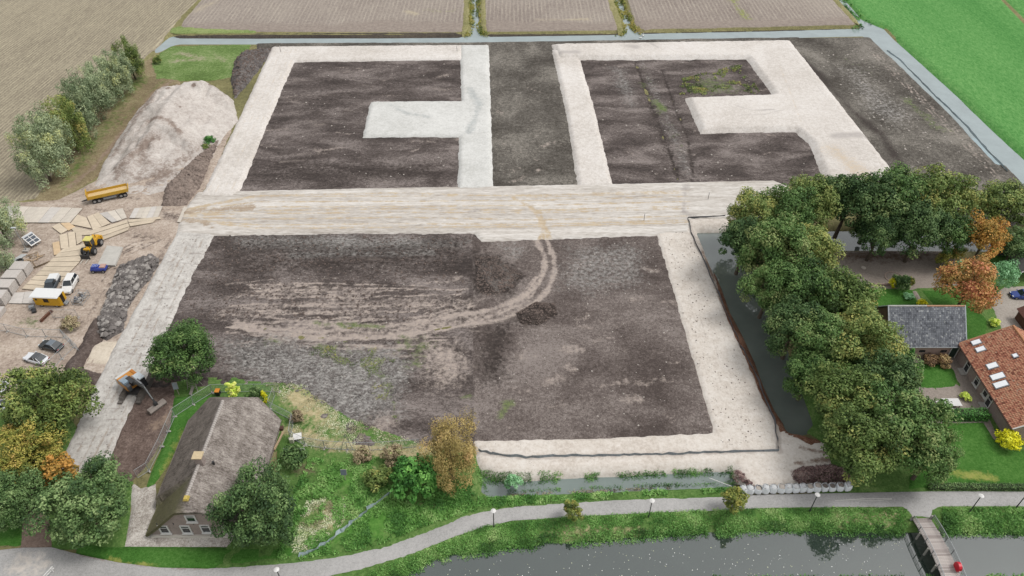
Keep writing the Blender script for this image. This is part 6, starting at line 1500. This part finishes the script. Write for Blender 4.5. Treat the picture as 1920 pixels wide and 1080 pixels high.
fence_run('fence panel at the rear corner of the thatched house', [(501, 752), (546, 775), (540, 807)])
fence_run('fence panel between thatched house and golden willow', [(540, 807), (568, 820), (605, 826), (648, 829), (690, 830), (735, 827), (785, 823)])
o = fence_panel('wire fence panel lying near the rusty beam', P(100, 596), P(148, 596), 'site fence panels', 2.0)

# ------------------------------------------------------------------ lamps, bridge
def vheight(u, v, v_top):
    x, y, _ = P(u, v)
    lo, hi = 0, 12
    for _ in range(40):
        m = (lo + hi) / 2; Yc = y * math.sin(PITCH) + (m - H) * math.cos(PITCH); Zc = y * math.cos(PITCH) - (m - H) * math.sin(PITCH)
        if 540 - F * Yc / Zc > v_top: lo = m
        else: hi = m
    return lo
GL = 'lamp posts along the cycle path'
hl = 3.9
for u, v, lb in [(926, 989, 'lamp post where the path straightens, left of the young trees'), (1216, 970, 'lamp post between the two young trees'), (1518, 959, 'lamp post in front of the big bags'), (1817, 961, 'lamp post right of the bridge'), (531, 1098, 'lamp post at the bottom edge where the path curves'), (1905, 952, 'lamp post at the right edge with only its lamp in view')]:
    t = thing('lamp_post', lb, 'lamp post', P(u, v), 0, GL)
    MB().cyl((0, 0, 0), (0, 0, hl), .075, .055, 8).build('pole', M_dark, t)
    MB().cyl((0, 0, hl - .05), (0, 0, hl + .25), .16, .3, 10).build('lamp_glass', plain('milky_glass', 'dcdcd8', .3, .03), t)
    MB().cyl((0, 0, hl + .25), (0, 0, hl + .38), .36, .1, 12).build('lamp_cap', M_white, t)
    MB().cyl((0, 0, 0), (0, 0, .5), .1, n=8).build('base', M_dark, t)
A = Vector(P(1727, 972, .35)); B = Vector(P(1788, 1094, .35)); d = (B - A); Lb = d.length; d.normalize()
br = thing('footbridge', 'wooden plank footbridge over the canal with steel handrails', 'bridge', A, math.atan2(d.y, d.x))
wb = 1.25; npk = int(Lb / .185); arch = lambda x: .5 * (1 - (2 * x / Lb - 1) ** 2)
M_plank = [plain('plank_' + h, h, .85, .18, sc=6) for h in ('c0b6b0', 'b2a7a1', 'c8beb7', 'a89d97')]
pk = {}
for i in range(npk):
    x = (i + .5) * Lb / npk; k = r2.randrange(4)
    if k not in pk:
        pk[k] = MB().box((0, 0, 0), (Lb / npk - .03, 2 * wb, .06)).mesh('plank'); pk[k].materials.append(M_plank[k])
    o = link('plank', pk[k], None, br); o.location = (x, r2.uniform(-.012, .012), arch(x) + r2.uniform(-.006, .006)); o.rotation_euler = (0, -math.atan((arch(x + .1) - arch(x - .1)) / .2), r2.uniform(-.004, .004))
for s in (-1, 1):
    xs = [Lb * k / 12 for k in range(13)]
    m = MB(); m.tube([(x, s * (wb - .25), arch(x) - .22) for x in xs], .16, 6); m.build('girder', plain('dark_girder', '4a4642', .8), br)
    xs2 = [.2 + (Lb - .4) * k / 12 for k in range(13)]
    m = MB(); m.tube([(x, s * (wb + .14), arch(x) + 1.05) for x in xs2], .055, 8); m.build('handrail', M_galv, br)
    for z in (.4, .72):
        m = MB(); m.tube([(x, s * (wb + .14), arch(x) + z) for x in xs2], .03, 6); m.build('rail', plain('grey_rail', '77797a', .5), br)
    for k in range(6):
        x = .2 + (Lb - .4) * k / 5; MB().box((x, s * (wb + .12), arch(x) + .42), (.09, .07, 1.3)).build('rail_post', plain('grey_rail', '77797a'), br)
    for k in range(1, 4):
        x = Lb * k / 4; MB().cyl((x, s * (wb + .05), -2.2), (x, s * (wb + .05), arch(x) - .05), .14, n=8).build('pile', plain('pale_pile', 'a9a49c', .8), br)
    MB().box((.05, s * (wb + .1), .2), (.25, .25, .9)).build('end_post', plain('pale_pile', 'a9a49c'), br)
p = P(1795, 1064, 1.0); t = thing('lifebuoy_box', 'bright red lifebuoy case on the right handrail of the bridge', 'lifebuoy case', (p[0], p[1], 0), math.atan2(d.y, d.x))
m = MB(); pr = [(.6 * math.cos(R(a)), .7 * math.sin(R(a))) for a in range(0, 360, 30)]
m.loft([[(x, -.2, 1.2 + z) for x, z in pr], [(x, .2, 1.2 + z) for x, z in pr]]); m.build('case', plain('red_plastic', 'd42033', .4, .04), t)
MB().box((0, .0, .6), (.9, .36, .6)).build('case_foot', plain('red_plastic_dark', 'c01c2e', .4, .04), t)
MB().box((0, .1, .55), (.08, .08, 1.0)).build('post', M_galv, t)
# white marking on the path
for q in ([(1565, 938.2), (1620, 934.6), (1622, 936.0), (1566, 939.2)], [(1620, 934.6), (1672, 934.2), (1672, 935.4), (1622, 936.0)], [(1572, 938), (1640, 938.6), (1672, 935.6), (1672, 936.6), (1640, 939.6)]):
    p = [P(u, v, .14) for u, v in q]; m = MB().face([(x, y, .135) for x, y, z in p]); o = m.build('road_marking', plain('road_paint', 'dcd9d2', .7, .1)); o['kind'] = 'structure'

# ------------------------------------------------------------------ big bags
GBB = 'white big bags in a row beside the path'
us = [1392, 1405, 1420, 1434, 1448, 1463, 1476, 1490, 1503, 1516, 1530, 1544, 1558, 1573, 1587]
ordn = ['first', 'second', 'third', 'fourth', 'fifth', 'sixth', 'seventh', 'eighth', 'ninth', 'tenth', 'eleventh', 'twelfth', 'thirteenth', 'fourteenth', 'last']
M_bag = plain('white_woven_plastic', 'eef0f2', .6, .05, k=1.2); M_fill = [plain('bag_sand', 'b5aca2', .95, .15), plain('bag_soil', '8f857d', .95, .15)]
for i, u in enumerate(us):
    v = 926.5 - i * .42
    tall = r2.uniform(1.0, 1.3); wv = r2.uniform(.92, 1.04); of = i in (2, 11, 12)
    t = thing('big_bag', 'white big bag, %s from the left in the row along the path%s' % (ordn[i], ', standing open' if of else ''), 'big bag', P(u, v - 4), r2.uniform(-.25, .25), GBB)
    n = 16; rings = []
    for z, s in ((0, .46), (.12, .52), (.5, .55), (.85, .5), (1.0, .45)):
        rg = []
        for k in range(n):
            a = 6.2832 * k / n; q = (abs(math.cos(a)) ** 4 + abs(math.sin(a)) ** 4) ** -.25
            rg.append((s * wv * q * math.cos(a) * (1 + r2.uniform(-.03, .03)), s * wv * q * math.sin(a) * (1 + r2.uniform(-.03, .03)), z * tall + (r2.uniform(-.05, .05) if z == 1 else 0)))
        rings.append(rg)
    m = MB(); m.loft(rings, cap=False); m.face(rings[0][::-1]); m.build('bag', M_bag, t)
    zf = tall * (.78 if of else .95); f_ = MB(); f_.loft([[(x * .88, y * .88, zf) for x, y, z in rings[-1]], [(x * .3, y * .3, zf + (.02 if of else .14)) for x, y, z in rings[-1]]]); f_.build('filling', M_fill[1] if i in (11, 12, 13) else (M_fill[0] if i in (2, 5, 9, 10) else plain('bag_cloth', 'cfd0d0', .7, .12)), t)
    for k in range(4):
        a = R(45 + 90 * k); cx, cy = .46 * wv * math.cos(a), .46 * wv * math.sin(a); hh = tall + r2.uniform(.05, .25); ox, oy = r2.uniform(-.25, .25), r2.uniform(-.25, .1)
        m = MB(); m.tube([(cx * 1.15, cy * .75, tall * .9), (cx + ox, cy + oy, hh), (cx * .75, cy * 1.15, tall * .9)], .035, 4); m.build('lifting_loop', M_white, t)
# ------------------------------------------------------------------ barriers of sheeting, signs, furniture
def ribbon(name, label, cat, px, h, mat, sag=.0, seed=1, zb=.0, lean=.12):
    r_ = random.Random(seed); w_ = []
    for a, b in zip(px[:-1], px[1:]):
        for k in range(6): w_.append(lerp(a, b, k / 6))
    w_.append(px[-1]); p0 = Vector(P(*w_[0])); top = []; bot = []
    for u, v in w_:
        p = Vector(P(u, v)) - p0; p += Vector((r_.uniform(-.12, .12), r_.uniform(-.12, .12), 0)); bot.append((p.x, p.y, zb - .05)); top.append((p.x + r_.uniform(-lean, lean), p.y + lean * r_.uniform(.2, 1.4), zb + h * r_.uniform(.6, 1.1)))
    m = MB()
    for i in range(len(w_) - 1):
        m.face([bot[i], bot[i + 1], top[i + 1], top[i]]); m.face([top[i], top[i + 1], (top[i + 1][0] + .05, top[i + 1][1] + .06, top[i + 1][2] - .05), (top[i][0] + .05, top[i][1] + .06, top[i][2] - .05)])
    me = m.mesh(name); o = link(name, me, mat); o.location = p0; tag(o, label, cat)
    return o
M_silt = plain('grey_blue_sheeting', '7d8488', .5, .25)
ribbon('silt_screen', 'dark plastic screen edging the right sand strip above the moat', 'plastic screen', [(1360, 408), (1290, 411), (1296, 440), (1322, 500), (1352, 565), (1388, 650), (1420, 715), (1450, 790), (1459, 848)], .42, plain('dark_sheeting', '55565a', .5, .2), zb=.3)
ribbon('silt_screen', 'grey blue plastic screen edging the bottom sand strip above the pond', 'plastic screen', [(898, 847), (930, 856), (985, 861), (1060, 858), (1120, 857), (1180, 856), (1240, 855), (1300, 853), (1360, 850), (1459, 848)], .42, M_silt, zb=.28, seed=3)
ribbon('silt_screen', 'pale blue grey plastic screen running down the grassy slope to the path', 'plastic screen', [(558, 1046), (600, 1028), (640, 1000), (665, 978), (690, 958), (735, 925)], .55, plain('pale_sheeting', '9fb0b2', .4, .2), zb=.05, seed=5, lean=.3)
ribbon('silt_screen', 'white and blue plastic screen between weedy soil and far ditch', 'plastic screen', [(1662, 96), (1685, 112), (1720, 147), (1750, 178), (1782, 208), (1808, 234), (1845, 278), (1890, 322)], .5, plain('white_blue_sheeting', 'a9bcc2', .4, .2), zb=.05, seed=6)
def sign(label, u, v, hgt, bw, bh, col, rz, post='a39a8a', cat='sign'):
    t = thing('sign_board', label, cat, P(u, v), rz)
    MB().box((0, 0, hgt / 2), (.1, .1, hgt)).build('post', plain('post_' + post, post, .8), t)
    b = MB().box((0, -.09, hgt - bh * .3), (bw, .05, bh), rx=R(-12)).build('board', plain('board_' + col, col, .5), t)
    MB().box((0, -.05, hgt - bh * .3), (bw + .08, .03, bh + .08), rx=R(-12)).build('frame', plain('post_' + post, post), t); return t
sign('grey sign board on a wooden post beside the round tree and excavator', 336, 740, 2.6, .75, 1.3, '8d959c', R(10))
sign('blue grey sign on a pale post in the middle of the grassy slope', 648, 900, 2.3, .8, 1.0, '7a8490', 0, 'b5ae9c')
t = thing('garden_bin', 'black wheeled bin with an orange lid behind the thatched house', 'bin', P(410, 740))
MB().box((0, 0, .5), (.6, .7, .95), tx=1.12, ty=1.12).build('body', plain('bin_black', '2c2c2c', .5), t); MB().box((0, 0, 1.02), (.72, .82, .12)).build('lid', plain('bin_orange', 'e0913a', .5, .05), t)
for s in (-1, 1): wheel(t, (s * .25, .32, .12), .12, .06)
t = thing('climbing_frame', 'old wooden climbing frame with rungs under the round tree', 'climbing frame', P(366, 726), R(-15))
M_ow = plain('weathered_wood', '9b948c', .9, .2)
for s in (-1, 1):
    for e in (-1, 1): MB().cyl((s * .9, e * .7, 0), (s * .75, e * .25, 2.1), .06, n=6).build('leg', M_ow, t)
for z in (.5, .9, 1.3, 1.7, 2.1): MB().cyl((-.85, -.6 + z * .17, z), (.85, -.6 + z * .17, z), .045, n=6).build('rung', M_ow, t)
MB().box((.2, -1.1, .45), (.5, 1.4, .06), rx=R(35)).build('slide', M_ow, t)
# white field gate and barrier at lower left
t = thing('white_gate', 'white wooden gate half hidden between the trees at the leafy driveway', 'gate', P(74, 935), R(-35))
for z in (.3, .65, 1.0): MB().box((0, 0, z), (2.8, .07, .14)).build('rail', M_white, t)
for x in (-1.4, 0, 1.4): MB().box((x, .06, .6), (.12, .1, 1.2)).build('post', M_white, t)
t = thing('white_barrier', 'white painted barrier at the bottom left corner of the path', 'barrier', P(90, 1084), heading((78, 1094), (100, 1070)))
for z in (.95, .55): MB().box((0, 0, z), (2.4, .1, .16)).build('rail', M_white, t)
for x in (-.9, .9): MB().box((x, 0, .5), (.14, .14, 1.0)).build('post', M_white, t)
t = thing('garden_bench', 'white slatted bench at the right end of the courtyard', 'bench', P(1772, 506), R(-30))
for k in range(4): MB().box((0, -.2 + k * .14, .45), (1.7, .1, .05)).build('seat_slat', M_white, t)
for k in range(3): MB().box((0, .32, .6 + k * .14), (1.7, .05, .1)).build('back_slat', M_white, t)
for s in (-1, 1):
    for e in (-.2, .3): MB().box((s * .75, e, .22), (.07, .07, .44)).build('leg', M_white, t)
t = thing('garden_fence', 'low grey wooden fence beside the white bench', 'fence', P(1762, 498), heading((1758, 488), (1768, 507)))
for k in range(9): MB().box((-1.6 + k * .4, 0, .5), (.12, .05, 1.0)).build('picket', plain('pale_wood', 'b5aca0', .8), t)
for z in (.3, .8): MB().box((0, .04, z), (3.5, .05, .1)).build('rail', plain('pale_wood', 'b5aca0'), t)
t = thing('garden_table', 'large white slatted garden table with chairs behind the clipped hedge', 'table', P(1780, 760), 0)
for k in range(5): MB().box((0, -.62 + k * .31, .78), (2.9, .29, .06)).build('table_slat', M_white, t)
for s in (-1, 1):
    for e in (-1, 1): MB().box((s * 1.25, e * .5, .38), (.1, .1, .76)).build('leg', plain('grey_rail', '77797a'), t)
for x, y, lb in [(-1.2, -1.15, 'white garden chair at the left front of the garden table'), (-.3, -1.2, 'white garden chair at the front of the garden table, nearer the hedge'), (-1.9, .3, 'white garden chair at the left end of the garden table')]:
    c_ = P(1780, 760); q = thing('garden_chair', lb, 'chair', (c_[0] + x, c_[1] + y, 0), r2.uniform(-.3, .3), 'white chairs at the garden table')
    MB().box((0, 0, .44), (.5, .5, .05)).build('seat', M_white, q); MB().box((0, -.24, .7), (.5, .05, .5)).build('backrest', M_white, q)
    for s in (-1, 1):
        for e in (-1, 1): MB().box((s * .21, e * .2, .21), (.05, .05, .42)).build('leg', M_white, q)
t = thing('low_wall', 'low brick wall between courtyard and upper lawn', 'wall', P(1640, 535), 0)
for k in range(12): MB().box((-2.6 + k * .47, 0, .2), (.44, .35, .4)).build('block', plain('wall_brick', 'a48e84', .9, .15), t)
t = thing('stone_circle', 'ring of pinkish paving stones in the courtyard', 'paving ring', P(1677, 521), 0)
for k in range(26):
    a = 6.2832 * k / 26; MB().box((1.7 * math.cos(a), 1.7 * math.sin(a), .06), (.36, .22, .12), rz=a + math.pi / 2).build('stone', plain('ring_stone', 'b09d90', .9, .15), t)
o = MB().sphere((0, 0, .12), .5, 8, 5, .4).build('boulder', plain('pale_boulder', 'c8beb2', .9)); o.location = P(1619, 503); tag(o, 'pale flat boulder in the courtyard', 'boulder')
t = thing('white_pole', 'thin white pole leaning over the right end of the pond', 'pole', P(1350, 905))
a = Vector(P(1372, 912, .1)) - t.location; b = Vector(P(1330, 896.5, -.3)) - t.location; MB().cyl(a, b, .06, n=6).build('pole', M_white, t)
t = thing('folded_sheet', 'white folded sheet beside the rear corner of the thatched house', 'sheet', P(558, 822), R(20))
m = MB(); m.slab([(-.7, -.5, .5), (.6, -.55, .35), (.75, .5, .55), (-.5, .5, .75)], .04); m.build('sheet', M_white, t); MB().box((0, 0, .2), (.9, .6, .4)).build('crate', M_conc, t)
o = MB().box((0, 0, .45), (.6, .5, .9)).build('meter_box', plain('cream_box', 'd8d4c0', .6), bevel=.03); o.location = P(548, 829); tag(o, 'small cream box left of the white folded sheet', 'box')
t = thing('brick_stack', 'rows of old bricks stacked at the right eave of the thatched house', 'bricks', P(521, 806), R(5))
for i in range(6):
    for j in range(2): MB().box((-.75 + i * .3, -.15 + j * .32, .3), (.26, .26, .6)).build('brick_pile', plain('old_red_brick', '6d5148', .9, .2), t)
t = thing('sill_beam', 'pale timber laid along the rubble at the right eave of the thatched house', 'timber', P(523, 828), R(80)); MB().box((0, 0, .15), (3.4, .25, .25)).build('beam', plain('pale_timber', 'c3a98a'), t)
t = thing('grape_frame', 'row of white stakes in the bush beside the thatched house', 'stakes', P(560, 858))
for k in range(7): MB().cyl((-1.8 + k * .5, 0, 0), (-1.8 + k * .5, 0, 2.3), .04, n=5).build('stake', M_white, t)
MB().cyl((-1.9, 0, 2.2), (1.3, 0, 2.2), .03, n=5).build('wire', M_galv, t)
t = thing('washing_line_frame', 'wooden A frame standing by the fence left of the golden willow', 'frame', P(652, 838))
for s in (-1, 1): MB().cyl((s * .9, -.5, 0), (0, 0, 3.0), .05, n=6).build('leg', M_ow, t)
MB().cyl((0, 0, 3.0), (-2.8, -1.2, .3), .03, n=5).build('brace', M_ow, t)
for i, (u, v, lb) in enumerate([(1201, 71.5, 'white bird on the water at the ditch junction, the left one'), (1206, 67, 'white bird on the water at the ditch junction, the right one')]):
    t = thing('white_bird', lb, 'bird', P(u, v, ZW + .05), .4 + i, 'white birds on the far ditch')
    m = MB(); m.loft([[(x, r_ * math.cos(a), .12 + r_ * .8 * math.sin(a)) for a in np.linspace(0, 6.2832, 9)[:-1]] for x, r_ in ((-.5, .03), (-.35, .16), (0, .24), (.3, .19), (.42, .08))]); m.tube([(.36, 0, .2), (.5, 0, .5), (.46, 0, .72), (.58, 0, .74)], .05, 6); m.build('body', M_white, t)
    MB().cyl((.58, 0, .74), (.7, 0, .71), .03, .01, 5).build('beak', plain('orange_beak', 'd08a3a'), t)
for u, v, lb in [(1207, 416, 'thin survey stake on the wide sand road near the moat'), (1327, 376, 'thin survey stake on the pale patch at the right road end'), (527, 100, 'thin survey stake at the far left road corner'), (857, 99, 'thin survey stake on the far sand road near the middle')]:
    t = thing('survey_stake', lb, 'stake', P(u, v)); MB().cyl((0, 0, .3), (0, 0, 2.2), .05, n=5).build('stake', M_dark, t); MB().box((0, 0, 2.1), (.14, .14, .25)).build('tip', M_white, t)
